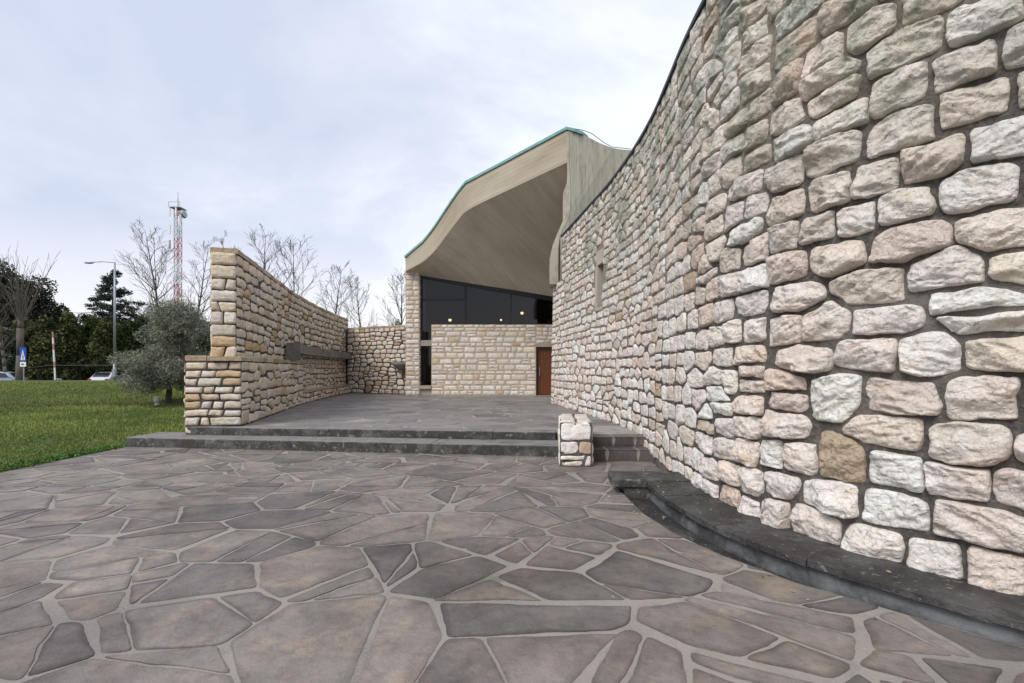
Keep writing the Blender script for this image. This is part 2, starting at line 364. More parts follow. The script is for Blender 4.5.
def stain(m):
    t = m.node_tree; b = t.nodes['Principled BSDF']; src = b.inputs['Base Color'].links[0].from_socket; uv = N(t, 'ShaderNodeTexCoord')
    for sc3, lo, hi, c, st in (((14, 1.2, 1), .52, .68, (.74, .70, .65, 1), .5), ((60, 5, 1), .60, .68, (.66, .62, .57, 1), .4), ((5, 3, 1), .5, .7, (.84, .82, .79, 1), .6)):
        mp = N(t, 'ShaderNodeMapping'); mp.inputs['Scale'].default_value = sc3; mp.inputs['Location'].default_value = (lo * 11, hi * 7, 0); t.links.new(uv.outputs['UV'], mp.inputs[0])
        n = N(t, 'ShaderNodeTexNoise'); n.inputs['Scale'].default_value = 1; n.inputs['Detail'].default_value = 7; n.inputs['Roughness'].default_value = .65; t.links.new(mp.outputs[0], n.inputs['Vector'])
        mr = N(t, 'ShaderNodeMapRange'); mr.inputs[1].default_value = lo; mr.inputs[2].default_value = hi; mr.inputs[4].default_value = st; t.links.new(n.outputs[0], mr.inputs[0])
        x = N(t, 'ShaderNodeMix', data_type='RGBA'); x.blend_type = 'MULTIPLY'; t.links.new(mr.outputs[0], x.inputs[0]); t.links.new(src, x.inputs[6]); x.inputs[7].default_value = c; src = x.outputs[2]
    t.links.new(src, b.inputs['Base Color'])
M['soffit'] = soffit_mat()

# ------------------------------------------------------------------ masonry generator
class Path:
    """smooth plan curve; right-hand side (dir rotated -90 deg) or left is the visible face"""
    def __init__(s, pts, side=1, smooth=True):
        P = np.array(pts, float)
        if smooth and len(P) > 2:
            Q = np.vstack([2 * P[0] - P[1], P, 2 * P[-1] - P[-2]]); o = []
            for i in range(1, len(Q) - 2):
                for t in np.linspace(0, 1, 24, endpoint=False):
                    a, b, c, d = Q[i - 1], Q[i], Q[i + 1], Q[i + 2]
                    o.append(.5 * ((2 * b) + (-a + c) * t + (2 * a - 5 * b + 4 * c - d) * t * t + (-a + 3 * b - 3 * c + d) * t ** 3))
            o.append(P[-1]); P = np.array(o)
        s.P = P; d = np.linalg.norm(np.diff(P, axis=0), axis=1); s.S = np.r_[0, np.cumsum(d)]; s.L = s.S[-1]; s.side = side; s.batter = 0
    def at(s, u):
        u = np.asarray(u, float)
        x = np.interp(u, s.S, s.P[:, 0]); y = np.interp(u, s.S, s.P[:, 1])
        e = .06 if len(s.P) > 8 else .001
        x2 = np.interp(np.clip(u + e, 0, s.L), s.S, s.P[:, 0]) - np.interp(np.clip(u - e, 0, s.L), s.S, s.P[:, 0])
        y2 = np.interp(np.clip(u + e, 0, s.L), s.S, s.P[:, 1]) - np.interp(np.clip(u - e, 0, s.L), s.S, s.P[:, 1])
        l = np.maximum(np.hypot(x2, y2), 1e-9)
        return x, y, -y2 / l * s.side, x2 / l * s.side
    def pos(s, u, v, d):
        uc = np.clip(u, 0, s.L); x, y, nx, ny = s.at(uc); ex = u - uc; d = d + s.batter * (1 - np.asarray(v) / 5.74)
        tx, ty = ny * s.side, -nx * s.side
        return np.stack([x + nx * d + tx * ex, y + ny * d + ty * ex, v + 0 * x], -1)
def layout(L, z0, z1, hmin, hmax, wmin, wmax, rnd, wavy=.03, split=.12, force=(), u0=0, topf=None, holes=(), wfun=None):
    """coursed rubble: list of cells (four (u, v) corners: bl br tr tl)"""
    zs = [z0]
    while zs[-1] < z1 - hmin * .7:
        h = rnd.uniform(hmin, hmax); nz = zs[-1] + h
        for fz in force:
            if zs[-1] < fz - .05 and nz > fz - hmin * .6: nz = fz
        zs.append(nz)
    if zs[-1] < z1 - .02: zs[-1] = z1 if z1 - zs[-2] < hmax * 1.4 else zs[-1]
    if zs[-1] > z1: zs[-1] = z1
    if zs[-1] < z1 - .03: zs.append(z1)
    def b(k, u):
        z = zs[k]
        if k in (0, len(zs) - 1) or any(abs(z - fz) < .01 for fz in force): return z
        return z + wavy * n1d(u * 1.1 + k * .9, 3) + wavy * .75 * n1d(u * 2.7 + k * 2.3, 5)
    cells = []
    for k in range(len(zs) - 1):
        u = u0; ub = ut = u0; h = zs[k + 1] - zs[k]
        while u < L - .02:
            wd = (wfun(u) if wfun else 1) * rnd.uniform(wmin, wmax) * (1.0 if rnd.random() > .18 else rnd.uniform(.5, .8)) * (.75 + .5 * h / hmax)
            nu = u + wd
            if nu > L - wmin * .7: nu = L
            t = 0 if nu == L else rnd.uniform(-.2, .2) * h * (wavy > .01)
            nb, ntp = nu - t, nu + t
            bl, br, tr, tl = (ub, b(k, ub)), (nb, b(k, nb)), (ntp, b(k + 1, ntp)), (ut, b(k + 1, ut))
            if rnd.random() < split and h > hmin + .35 * (hmax - hmin):
                f = rnd.uniform(.4, .62); g = f + rnd.uniform(-.06, .06)
                ml = tuple(bl[i] + (tl[i] - bl[i]) * f for i in (0, 1)); mr_ = tuple(br[i] + (tr[i] - br[i]) * g for i in (0, 1))
                if wd > .45 and rnd.random() < .5:
                    q = rnd.uniform(.4, .6); mb = tuple(bl[i] + (br[i] - bl[i]) * q for i in (0, 1)); mm = tuple(ml[i] + (mr_[i] - ml[i]) * q for i in (0, 1))
                    cells += [(bl, mb, mm, ml), (mb, br, mr_, mm), (ml, mr_, tr, tl)]
                else: cells += [(bl, br, mr_, ml), (ml, mr_, tr, tl)]
            else: cells.append((bl, br, tr, tl))
            u = nu; ub, ut = nb, ntp
    out = []
    for c in cells:
        cu = sum(p[0] for p in c) / 4; cv = sum(p[1] for p in c) / 4
        if topf is not None and cv > topf(cu): continue
        if any(a < cu < b_ and c_ < cv < d for a, b_, c_, d in holes): continue
        out.append(c)
    return out
def masonry(mb, path, cells, palette, rnd, joint=.03, H=(.03, .075), resf=70, rmin=6, rmax=26, rough=.014, chop=.45, rnd_k=(.06, .34), stone_mat=0, eye=(0, 0, 1.5), planes=4, wob=.022, ju=1.0):
    cols = np.array([p[:3] for p in palette]); wts = np.array([p[3] for p in palette], float); wts /= wts.sum()
    for ci, c in enumerate(cells):
        c = np.array(c, float); cu, cv = c.mean(0)
        wd = (c[1, 0] - c[0, 0] + c[2, 0] - c[3, 0]) / 2; hd = (c[3, 1] - c[0, 1] + c[2, 1] - c[1, 1]) / 2
        if wd < .05 or hd < .04: continue
        x, y, nx, ny = path.at(cu); dist = math.hypot(math.hypot(x - eye[0], y - eye[1]), cv - eye[2])
        n = int(np.clip(resf * wd / max(dist, 1) * 2.2 + 3, rmin, rmax)); m = int(np.clip(resf * hd / max(dist, 1) * 2.2 + 3, rmin, rmax))
        lin = np.linspace(-1, 1, n); ls = .55 * np.sin(lin * np.pi / 2) + .45 * lin
        lin2 = np.linspace(-1, 1, m); lt = .55 * np.sin(lin2 * np.pi / 2) + .45 * lin2
        S, T = np.meshgrid(ls, lt); e = np.maximum(np.abs(S), np.abs(T))
        k = rnd.uniform(*rnd_k); s2 = S * np.sqrt(1 - k * T * T / 2); t2 = T * np.sqrt(1 - k * S * S / 2)
        for sx in (-1, 1):
            for sy in (-1, 1):
                ch = rnd.random() ** 2 * chop; thr = 2 - ch - k * .45
                mk = (S * sx >= 0) & (T * sy >= 0); rad = np.abs(s2) + np.abs(t2); g = np.where(mk & (rad > thr), thr / np.maximum(rad, 1e-6), 1)
                s2 = s2 * g; t2 = t2 * g
        jj = joint * rnd.uniform(.6, 1.4)
        s2 = s2 * max(.5, 1 - jj * (ju(cu) if callable(ju) else ju) / wd); t2 = t2 * max(.5, 1 - jj / hd)
        a = (s2 + 1) / 2; b = (t2 + 1) / 2
        U = (1 - a) * (1 - b) * c[0, 0] + a * (1 - b) * c[1, 0] + a * b * c[2, 0] + (1 - a) * b * c[3, 0]
        V = (1 - a) * (1 - b) * c[0, 1] + a * (1 - b) * c[1, 1] + a * b * c[2, 1] + (1 - a) * b * c[3, 1]
        sd_ = ci % 91
        pu = np.stack([U * 7, V * 7, np.full_like(U, ci * 3.1)], -1)
        ww = wob * min(1, wd / .25)
        U2 = U + ww * fbm(pu, 2, 1) * e; V2 = V + ww * fbm(pu, 2, 4) * e
        h = rnd.uniform(*H); p = rnd.uniform(7, 16)
        D = -.03 + (h + .03) * np.maximum(0, 1 - e ** p) ** .5
        for _ in range(planes):
            an = rnd.uniform(0, 6.283); g = rnd.uniform(.35, 1.25) * h; off = h * rnd.uniform(.8, 1.3)
            D = np.minimum(D, off + (math.cos(an) * S + math.sin(an) * T) * g)
        an = rnd.uniform(-.6, .6); ca, sa = math.cos(an), math.sin(an)
        a1 = (U - cu) * ca + (V - cv) * sa; a2 = -(U - cu) * sa + (V - cv) * ca
        q = np.stack([a1 * 6 + ci, a2 * 19, np.full_like(U, ci * 1.7)], -1)
        rg = 1 - np.abs(fbm(q, 3, 9)) * 2.2
        D = D + rough * rg * np.minimum(1, (1 - e) * 6 + .25) + rough * .7 * fbm(pu * 2.6, 3, 7, .65)
        X = path.pos(U2.ravel(), V2.ravel(), D.ravel())
        idx = np.arange(n * m).reshape(m, n)
        f = np.stack([idx[:-1, :-1], idx[:-1, 1:], idx[1:, 1:], idx[1:, :-1]], -1).reshape(-1, 4)
        if path.side > 0: f = f[:, ::-1]
        col = cols[rnd.choices(range(len(cols)), wts)[0]] * (rnd.uniform(.86, 1.1)) * np.array([rnd.uniform(.98, 1.02), 1, rnd.uniform(.95, 1.03)])
        mb.addq(X, f, stone_mat, np.clip(col, 0, .85))
def seeds_rows(u0, u1, z0, z1, h, w, rnd, jit=.13, split=.12, force=(), drop=.03):
    """seed points of semi-coursed rubble"""
    P = []; n = max(1, round((z1 - z0) / h)); zs = [z0 + (z1 - z0) * (i + rnd.uniform(-.14, .14) * (0 < i < n)) / n for i in range(n + 1)]
    for fz in force:
        k = min(range(1, n), key=lambda i: abs(zs[i] - fz)); zs[k] = fz
    for k in range(n):
        hh = zs[k + 1] - zs[k]; zc = (zs[k] + zs[k + 1]) / 2; u = u0
        while u < u1 - .01:
            ww = w * rnd.choice((.6, .75, .9, 1, 1.1, 1.3, 1.55)) * (.7 + .35 * hh / h)
            if u1 - u < ww + w * .45: ww = u1 - u
            c = u + ww / 2; jz = rnd.uniform(-jit, jit) * hh
            if c < u1:
                if rnd.random() < split and ww > w * .8: P += [(c - ww * .05, zc - hh * .25), (c + ww * .05, zc + hh * .25)]
                elif rnd.random() < drop: pass
                else: P.append((c, zc + jz))
            u += ww
    return P
def seeds_dart(u0, u1, z0, z1, h, w, rnd):
    P = np.zeros((0, 2)); tries = 0; target = (u1 - u0) * (z1 - z0) / (h * w); fails = 0
    while fails < 900 and len(P) < target * 1.5:
        q = np.array([rnd.uniform(u0 + w * .2, u1 - w * .2), rnd.uniform(z0 + h * .3, z1 - h * .3)]); f = rnd.choice((.62, .8, .95, 1.1))
        if len(P):
            d = np.abs(P - q) / [w, h]; d = (d[:, 0] ** 4 + d[:, 1] ** 4) ** .25
            if d.min() < .80 * f: fails += 1; continue
        P = np.vstack([P, q]); fails = 0
    return [tuple(p) for p in P]
def rubble(mb, path, seeds, lim, palette, rnd, joint=.026, H=(.035, .085), resf=150, rmin=8, rmax=40, rough=.02, ju=1.0, snap=2.6, wob=.030, power=11, eye=(0, 0, 1.5), skip=None, forced=(), aspect=1.4, planes=4, Hs=None):
    cols = np.array([p[:3] for p in palette]); wts = [p[3] for p in palette]; P = np.array(seeds); A = P / [aspect, 1]; u0, u1, z0, z1 = lim
    for ci in range(len(P)):
        cu, cv = P[ci]
        if skip and skip(cu, cv): continue
        d2 = ((A - A[ci]) ** 2).sum(1); nb = np.argsort(d2)[1:15]; jj = joint * rnd.uniform(.75, 1.2); J = ju(cu) if callable(ju) else ju
        pl = [((1, 0), u1 - cu), ((-1, 0), cu - u0), ((0, 1), z1 - cv), ((0, -1), cv - z0)]
        for j in nb:
            dx_, dy_ = P[j] - P[ci]; sx_, sy_ = dx_ / aspect, dy_
            nx_ = math.copysign(abs(sx_) ** snap, dx_) / aspect ** .5; ny_ = math.copysign(abs(sy_) ** snap, dy_); l = math.hypot(nx_, ny_)
            if l < 1e-9: continue
            nx_, ny_ = nx_ / l, ny_ / l; pl.append(((nx_, ny_), (dx_ * nx_ + dy_ * ny_) / 2))
        for fz in forced:
            pl.append(((0, 1 if cv < fz else -1), abs(fz - cv)))
        NX = np.array([p[0][0] for p in pl]); NY = np.array([p[0][1] for p in pl]); DI = np.array([p[1] for p in pl]) - jj / 2 * (1 + (J - 1) * np.abs(NX)); DI = np.maximum(DI, .015)
        pw = power * rnd.uniform(.7, 1.6)
        def Rf(th):
            c_, s_ = np.cos(th), np.sin(th); q = np.maximum(NX * c_[..., None] + NY * s_[..., None], 1e-4)
            return ((q / DI) ** pw).sum(-1) ** (-1 / pw)
        wd = float(Rf(np.array([0.]))[0] + Rf(np.array([math.pi]))[0]); hd = float(Rf(np.array([math.pi / 2]))[0] + Rf(np.array([-math.pi / 2]))[0])
        if wd * hd < .003: continue
        x, y, nx, ny = path.at(cu); dist = math.hypot(math.hypot(x - eye[0], y - eye[1]), cv - eye[2])
        n = int(np.clip(resf * wd / max(dist, 1) * 2.2 + 3, rmin, rmax)); m = int(np.clip(resf * hd / max(dist, 1) * 2.2 + 3, rmin, rmax))
        lin = np.linspace(-1, 1, n); ls = .5 * np.sin(lin * np.pi / 2) + .5 * lin; lin2 = np.linspace(-1, 1, m); lt = .5 * np.sin(lin2 * np.pi / 2) + .5 * lin2
        S, T = np.meshgrid(ls, lt); e = np.maximum(np.abs(S), np.abs(T)); th = np.arctan2(T * hd, S * wd); Rr = Rf(th)
        U = cu + e * Rr * np.cos(th); V = cv + e * Rr * np.sin(th)
        pu = np.stack([U * 7, V * 7, np.full_like(U, ci * 3.1)], -1); ww = wob * min(1, wd / .3)
        U2 = U + ww * fbm(pu, 3, 1) * e; V2 = V + ww * fbm(pu, 3, 4) * e
        hq = Hs(cu) if Hs else 1; h = rnd.uniform(*H) * hq; p = rnd.uniform(12, 30)
        D = -.03 + (h + .03) * np.maximum(0, 1 - e ** p) ** .5
        for _ in range(planes):
            an = rnd.uniform(0, 6.283); g = rnd.uniform(.35, 1.3) * h; off = h * rnd.uniform(.8, 1.3); D = np.minimum(D, off + (math.cos(an) * S + math.sin(an) * T) * g)
        an = rnd.uniform(-.7, .7); ca, sa = math.cos(an), math.sin(an); a1 = (U - cu) * ca + (V - cv) * sa; a2 = -(U - cu) * sa + (V - cv) * ca
        q = np.stack([a1 * 5 + ci, a2 * 17, np.full_like(U, ci * 1.7)], -1); rg = 1 - np.abs(fbm(q, 4, 9, .6)) * 2.6
        q2 = np.stack([a1 * 3 + ci * 2, a2 * 8, np.full_like(U, ci * .7)], -1); stp = fbm(q2, 2, 12) * 3; stp = (np.floor(stp) + np.clip((stp - np.floor(stp)) * 4 - 1.5, 0, 1)) / 3
        rgh = rough * hq; D = D + rgh * rg * np.minimum(1, (1 - e) * 6 + .25) + rgh * .7 * fbm(pu * 2.6, 3, 7, .65) + rgh * 1.1 * stp * np.minimum(1, (1 - e) * 5 + .2)
        D = np.maximum(D, -.03 + (.042 + .2 * h) * np.maximum(0, 1 - e ** 12) ** .5)
        X = path.pos(U2.ravel(), V2.ravel(), D.ravel()); idx = np.arange(n * m).reshape(m, n)
        f = np.stack([idx[:-1, :-1], idx[:-1, 1:], idx[1:, 1:], idx[1:, :-1]], -1).reshape(-1, 4)
        if path.side > 0: f = f[:, ::-1]
        col = cols[rnd.choices(range(len(cols)), wts)[0]] * (rnd.uniform(.88, 1.08)) * np.array([rnd.uniform(1.0, 1.02), 1, rnd.uniform(.96, 1.0)])
        mb.addq(X, f, 0, np.clip(col, 0, .85))
def facesheet(mb, path, u0, u1, zf0, zf1, mat_i, nu, nv, amp=.014, d=0.0):
    """mortar surface behind the stones"""
    u = np.linspace(u0, u1, nu); t = np.linspace(0, 1, nv); U, T = np.meshgrid(u, t)
    Z0 = np.array([zf0(x) for x in u]); Z1 = np.array([zf1(x) for x in u]); V = Z0 + (Z1 - Z0) * T
    D = d + amp * fbm(np.stack([U * 9, V * 9, U * 0], -1), 2, 2)
    X = path.pos(U.ravel(), V.ravel(), D.ravel()); idx = np.arange(nu * nv).reshape(nv, nu)
    f = np.stack([idx[:-1, :-1], idx[:-1, 1:], idx[1:, 1:], idx[1:, :-1]], -1).reshape(-1, 4)
    if path.side > 0: f = f[:, ::-1]
    mb.addq(X, f, mat_i)
def body(mb, path, u0, u1, z0, z1, thick, mat_i, n=40, d=-.004):
    """solid core of a wall: front face just behind the mortar sheet"""
    us = np.linspace(u0, u1, n); a = path.pos(us, us * 0, us * 0 + d); b = path.pos(us, us * 0, us * 0 - thick)
    v = []; 
    for i in range(n): v += [(a[i][0], a[i][1], z0), (b[i][0], b[i][1], z0), (b[i][0], b[i][1], z1), (a[i][0], a[i][1], z1)]
    f = []
    for i in range(n - 1):
        p, q = 4 * i, 4 * i + 4
        for k in range(4): f.append((p + k, p + (k + 1) % 4, q + (k + 1) % 4, q + k))
    f += [(3, 2, 1, 0), (4 * n - 4, 4 * n - 3, 4 * n - 2, 4 * n - 1)]
    mb.add(v, f, mat_i)

PALE = [(.83, .77, .72, 5), (.86, .815, .775, 7), (.78, .69, .63, 3), (.68, .58, .50, .6), (.56, .45, .34, .22), (.66, .62, .58, .8), (.76, .69, .61, 1.5)]
WARM = [(.60, .515, .43, 4), (.64, .56, .48, 3), (.60, .55, .50, 3.4), (.52, .39, .26, 1.0), (.66, .60, .54, 2.5), (.44, .34, .25, .6)]
FAC = [(.70, .62, .53, 4), (.71, .65, .59, 5), (.64, .53, .41, 1.3), (.74, .69, .64, 3), (.55, .41, .27, .35)]

# ------------------------------------------------------------------ GROUND
xs = np.unique(np.r_[np.linspace(-1500, -120, 12), np.linspace(-120, -40, 20), np.linspace(-40, -7.42, 110), -7.38, np.linspace(-7, 40, 12), np.linspace(40, 1500, 10)])
ys = np.unique(np.r_[np.linspace(-600, -10, 8), np.linspace(-10, 60, 150), np.linspace(60, 120, 12), np.linspace(120, 2500, 14)])
def terr(X, Y):
    X = np.asarray(X, float); Y = np.asarray(Y, float)
    foot = 18.5 + .25 * (X + 19) + .8 * np.sin(X * .23)
    t = np.clip((Y - foot) / (30 - foot), 0, 1); t = .45 * t * t * (3 - 2 * t) + .55 * (1 - (1 - t) ** 1.6)
    z = .76 * t
    t2 = np.clip((Y - 32) / 3.0, 0, 1); z = z - .90 * t2 * t2 * (3 - 2 * t2)
    z = z + .02 * noise(np.stack([X * .7, Y * .7, X * 0], -1), 3) * (Y < 31)
    z = z - .8 * np.exp(-((X + 38) ** 2 / 9 + (Y - 39.5) ** 2 / 6))
    z = np.where(X > -7.4, np.where(Y < 32, -.16, z), z)
    return z
GX, GY = np.meshgrid(xs, ys); GZ = terr(GX, GY)
mb = MB(); idx = np.arange(GX.size).reshape(GX.shape)
mb.addq(np.stack([GX, GY, GZ], -1).reshape(-1, 3), np.stack([idx[:-1, :-1], idx[:-1, 1:], idx[1:, 1:], idx[1:, :-1]], -1).reshape(-1, 4))
M['lawn'] = mat('lawn_soil', (.055, .085, .022), .95, layers=[(.35, 5, .42, .62, (.085, .115, .022), .8), (2.5, 6, .50, .68, (.12, .115, .05), .6), (18, 5, .5, .7, (.03, .05, .012), .7),
    (.5, 3, .60, .68, (.10, .085, .045), .6)], bump=[(30, 6, .05, .8)])
tag(mb.build('ground', M['lawn'], smooth=True), kind='structure')
# road and car park behind the bank
mb = MB(); rx = np.linspace(-90, 60, 60); yy = np.linspace(36, 44, 6); A, B = np.meshgrid(rx, yy); Z = terr(A, B) + .03
idx = np.arange(A.size).reshape(A.shape)
mb.addq(np.stack([A, B, Z], -1).reshape(-1, 3), np.stack([idx[:-1, :-1], idx[:-1, 1:], idx[1:, 1:], idx[1:, :-1]], -1).reshape(-1, 4))
tag(mb.build('road', M['asphalt']), kind='structure')

# ------------------------------------------------------------------ GRASS
def grass():
    pts = []
    n = 230000
    Y = 6 + (RNG.random(n) ** 1.3) * 22; X = -7.36 - RNG.random(n) * (Y * .75 + 6) 
    keep = (X < -7.42 + .06 * noise(np.stack([Y * 3, Y * 0, Y * 0], -1), 5)) & (X / Y > -1.25)
    # the low wall and the step end stand here
    keep &= ~((X > -7.5) & (Y > 9.2)) & ~((X > -8.9) & (Y > 9.6) & (X > -6.9 - (Y - 10) * .16))
    X, Y = X[keep], Y[keep]; Z = terr(X, Y); n = len(X)
    pz = fbm(np.stack([X * .6, Y * .6, X * 0], -1), 3, 8)
    h = (.025 + .045 * RNG.random(n)) * (1 + .7 * pz) * (1 + (Y - 6) * .02); wd = .004 + .0006 * Y
    an = RNG.random(n) * 6.283; le = RNG.normal(0, .35, (n, 2)) * h[:, None]
    b = np.stack([X, Y, Z - .005], -1); s = np.stack([np.cos(an) * wd, np.sin(an) * wd, 0 * wd], -1)
    tip = b + np.stack([le[:, 0], le[:, 1], h], -1)
    v = np.stack([b - s, b + s, tip], 1).reshape(-1, 3); f = (np.arange(n) * 3)[:, None] + np.arange(3)
    t = np.clip(pz * 1.3 + .5 + RNG.normal(0, .18, n), 0, 1)[:, None]; dry = (RNG.random(n) < .10)[:, None]
    c = (1 - t) * np.array([.105, .165, .036]) + t * np.array([.240, .290, .072]); ft_ = 18.5 + .25 * (X + 19) + .8 * np.sin(X * .23); fz_ = np.exp(-((Y - ft_ - .3) / .8) ** 2)[:, None] * .75; c = c * (1 - fz_) + fz_ * np.array([.10, .085, .045]); bk_ = np.clip((Y - ft_) / 1.5, 0, 1)[:, None] * .45; c = c * (1 - bk_) + bk_ * np.array([.135, .170, .050]); c = np.where(dry, np.array([.27, .24, .12]), c)
    m = MB(); m.addq(v, f, 0, np.repeat(c, 3, 0))
    # clover and weeds in tufts along the paving edge
    k = 1800; yy = RNG.uniform(6.2, 9.25, k); xx = -7.44 - np.abs(RNG.normal(0, .16, k)) + RNG.random(k) ** 3 * .13; cc = np.stack([xx, yy, np.where(xx > -7.4, 0, terr(xx, yy)) + RNG.uniform(.01, .06, k)], -1)
    u = RNG.normal(0, .012, (k, 3)); q = RNG.normal(0, .012, (k, 3)); m.quads(cc, u, q, 0, np.tile([.06, .13, .02], (k, 1)) * RNG.uniform(.6, 1.3, (k, 1)))
    return m.build('lawn_grass', M['leaf'])
tag(grass(), 'short green lawn grass covering the flat ground and the bank left of the paving', 'grass', kind='stuff')

# ------------------------------------------------------------------ PAVING (crazy paving, Voronoi cells cut by half planes)
def clip(poly, p, n):
    o = []; d = [(q[0] - p[0]) * n[0] + (q[1] - p[1]) * n[1] for q in poly]
    for i in range(len(poly)):
        a, b = poly[i], poly[(i + 1) % len(poly)]; da, db = d[i], d[(i + 1) % len(poly)]
        if da <= 0: o.append(a)
        if (da < 0 < db) or (db < 0 < da):
            t = da / (da - db); o.append((a[0] + (b[0] - a[0]) * t, a[1] + (b[1] - a[1]) * t))
    return o
GUT = np.array([(.4, 6.3), (1.0, 5.1), (1.75, 3.85), (2.6, 2.75), (3.37, 2.01), (3.87, 1.70), (4.39, 1.49), (5.03, 1.36), (5.84, 1.34), (6.1, 1.34)])   # (Y, X)
def flags(x0, x1, y0, y1, dens, z, mats, name, tone, clampf=None, jmin=.004, jmax=.031, seed=5, zf=None, bounds=(), small=.42, raise_=.005, chop_p=0):
    rnd = random.Random(seed); rg = np.random.default_rng(seed)
    n = int((x1 - x0) * (y1 - y0) * dens)
    # blue-ish seeds, then a share of filler seeds
    XS = 1.28; x0, x1 = x0 / XS, x1 / XS; dens *= XS; pts = []; rmin = .72 / math.sqrt(dens)
    tries = 0
    while len(pts) < n and tries < n * 60:
        tries += 1; p = (rnd.uniform(x0, x1), rnd.uniform(y0, y1))
        rr = rmin * (1 if rnd.random() > small else .42)
        if all((p[0] - q[0]) ** 2 + (p[1] - q[1]) ** 2 > rr * rr for q in pts[-4000:]): pts.append(p)
    P = np.array(pts); m = MB(); 
    for i, p in enumerate(pts):
        d = ((P - P[i]) ** 2).sum(1); nb = np.argsort(d)[1:22]
        poly = [(p[0] - 2, p[1] - 2), (p[0] + 2, p[1] - 2), (p[0] + 2, p[1] + 2), (p[0] - 2, p[1] + 2)]
        for j in nb:
            q = P[j]; nx, ny = q - P[i]; l = math.hypot(nx, ny); nx /= l; ny /= l
            # each shared edge gets its own joint width
            jr = random.Random(int(min(i, j)) * 7919 + int(max(i, j))); jw = jmin + (jmax - jmin) * jr.random() ** 1.9
            mid = ((p[0] + q[0]) / 2 - nx * jw, (p[1] + q[1]) / 2 - ny * jw)
            ta = jr.uniform(-1, 1) * min(.09, jw / .22) * (1 if i < j else -1)
            poly = clip(poly, mid, (nx * math.cos(ta) - ny * math.sin(ta), nx * math.sin(ta) + ny * math.cos(ta)))
            if len(poly) < 3: break
        poly = [(a_ * XS, b_) for a_, b_ in poly]
        polys_ = [poly]
        if chop_p and len(poly) >= 3:
            for gen in range(2):
                nx_ = []
                for q_ in polys_:
                    A2 = .5 * abs(sum(q_[k][0] * q_[(k + 1) % len(q_)][1] - q_[(k + 1) % len(q_)][0] * q_[k][1] for k in range(len(q_)))) if len(q_) >= 3 else 0
                    if A2 > .12 and rnd.random() < chop_p * (1 if gen == 0 else .6):
                        mx_ = sum(a[0] for a in q_) / len(q_) + rnd.gauss(0, .12); my_ = sum(a[1] for a in q_) / len(q_) + rnd.gauss(0, .1); an_ = rnd.uniform(0, 3.1416); w1 = rnd.choice((.004, .006, .010, .018)); w2 = rnd.uniform(-.05, .05)
                        c1, s1 = math.cos(an_), math.sin(an_); c2, s2_ = math.cos(an_ + w2), math.sin(an_ + w2)
                        nx_ += [clip(q_, (mx_ - c1 * w1, my_ - s1 * w1), (c1, s1)), clip(q_, (mx_ + c2 * w1, my_ + s2_ * w1), (-c2, -s2_))]
                    else: nx_.append(q_)
                polys_ = [q_ for q_ in nx_ if len(q_) >= 3]
        for bp, bn in bounds:
            polys_ = [clip(q_, bp, bn) for q_ in polys_ if len(q_) >= 3]
        polys_ = [q_ for q_ in polys_ if len(q_) >= 3]
        if not polys_: continue
        poly = polys_[0]
        ar = .5 * abs(sum(poly[k][0] * poly[(k + 1) % len(poly)][1] - poly[(k + 1) % len(poly)][0] * poly[k][1] for k in range(len(poly))))
        if len(polys_) == 1 and ar < .006: continue
        for low, poly in [z_ for q_ in polys_ for z_ in ([(False, q_)] if clampf is None else [(True, clip(q_, (0, 6.15), (0, 1))), (False, clip(q_, (0, 6.15), (0, -1)))])]:
          if len(poly) < 3: continue
          # densify, round the corners, roughen
          C = np.array(poly); per = 0; pp = []

          for k in range(len(C)):
              a, b = C[k], C[(k + 1) % len(C)]; l = np.linalg.norm(b - a); ns = max(1, int(l / .035))
              for t in range(ns): pp.append(a + (b - a) * t / ns)
          pp = np.array(pp)
          for _ in range(1): pp = .5 * pp + .25 * np.roll(pp, 1, 0) + .25 * np.roll(pp, -1, 0)
          nz = np.stack([pp[:, 0] * 5, pp[:, 1] * 5, pp[:, 0] * 0 + i * .37], -1)
          pp[:, 0] += .022 * fbm(nz, 4, 2, .6); pp[:, 1] += .022 * fbm(nz, 4, 6, .6)
          if low:
              g_ = clampf(pp[:, 1]); out_ = pp[:, 0] > g_
              if out_.all(): continue
              if out_.any():
                  k0 = next(i_ for i_ in range(len(pp)) if out_[i_] and not out_[i_ - 1]); pp = np.roll(pp, -k0, 0); out_ = np.roll(out_, -k0)
                  no = int(out_.sum()) if out_[:int(out_.sum())].all() else int(np.where(out_)[0].max() + 1)
                  if no > len(pp) - 3: continue
                  yr = np.linspace(pp[0, 1], pp[no - 1, 1], max(2, no)); pp = np.vstack([np.c_[clampf(yr), yr], pp[no:]])
          k = len(pp); cen = pp.mean(0)
          if k < 4: continue
          tx, ty = rnd.gauss(0, .0012), rnd.gauss(0, .0012); top = z + raise_ * rnd.uniform(.5, 1.2)
          inner = cen + (pp - cen) * (1 - .008 / np.maximum(np.linalg.norm(pp - cen, axis=1, keepdims=True), .03))
          zz = top + (inner - cen) @ np.array([tx, ty])
          mid_ = cen + (inner - cen) * (1 - np.minimum(.45, (.05 + .05 * noise(np.c_[pp * 4, np.zeros(k)], 21)) / np.maximum(np.linalg.norm(inner - cen, axis=1), .05)))[:, None]; zm = top + (mid_ - cen) @ np.array([tx, ty])
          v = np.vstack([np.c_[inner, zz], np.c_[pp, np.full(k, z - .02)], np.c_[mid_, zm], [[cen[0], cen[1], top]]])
          f = [(2 * k + a, 2 * k + (a + 1) % k, 3 * k) for a in range(k)] + [(a, k + a, k + (a + 1) % k, (a + 1) % k) for a in range(k)] + [(2 * k + a, a, (a + 1) % k, 2 * k + (a + 1) % k) for a in range(k)]
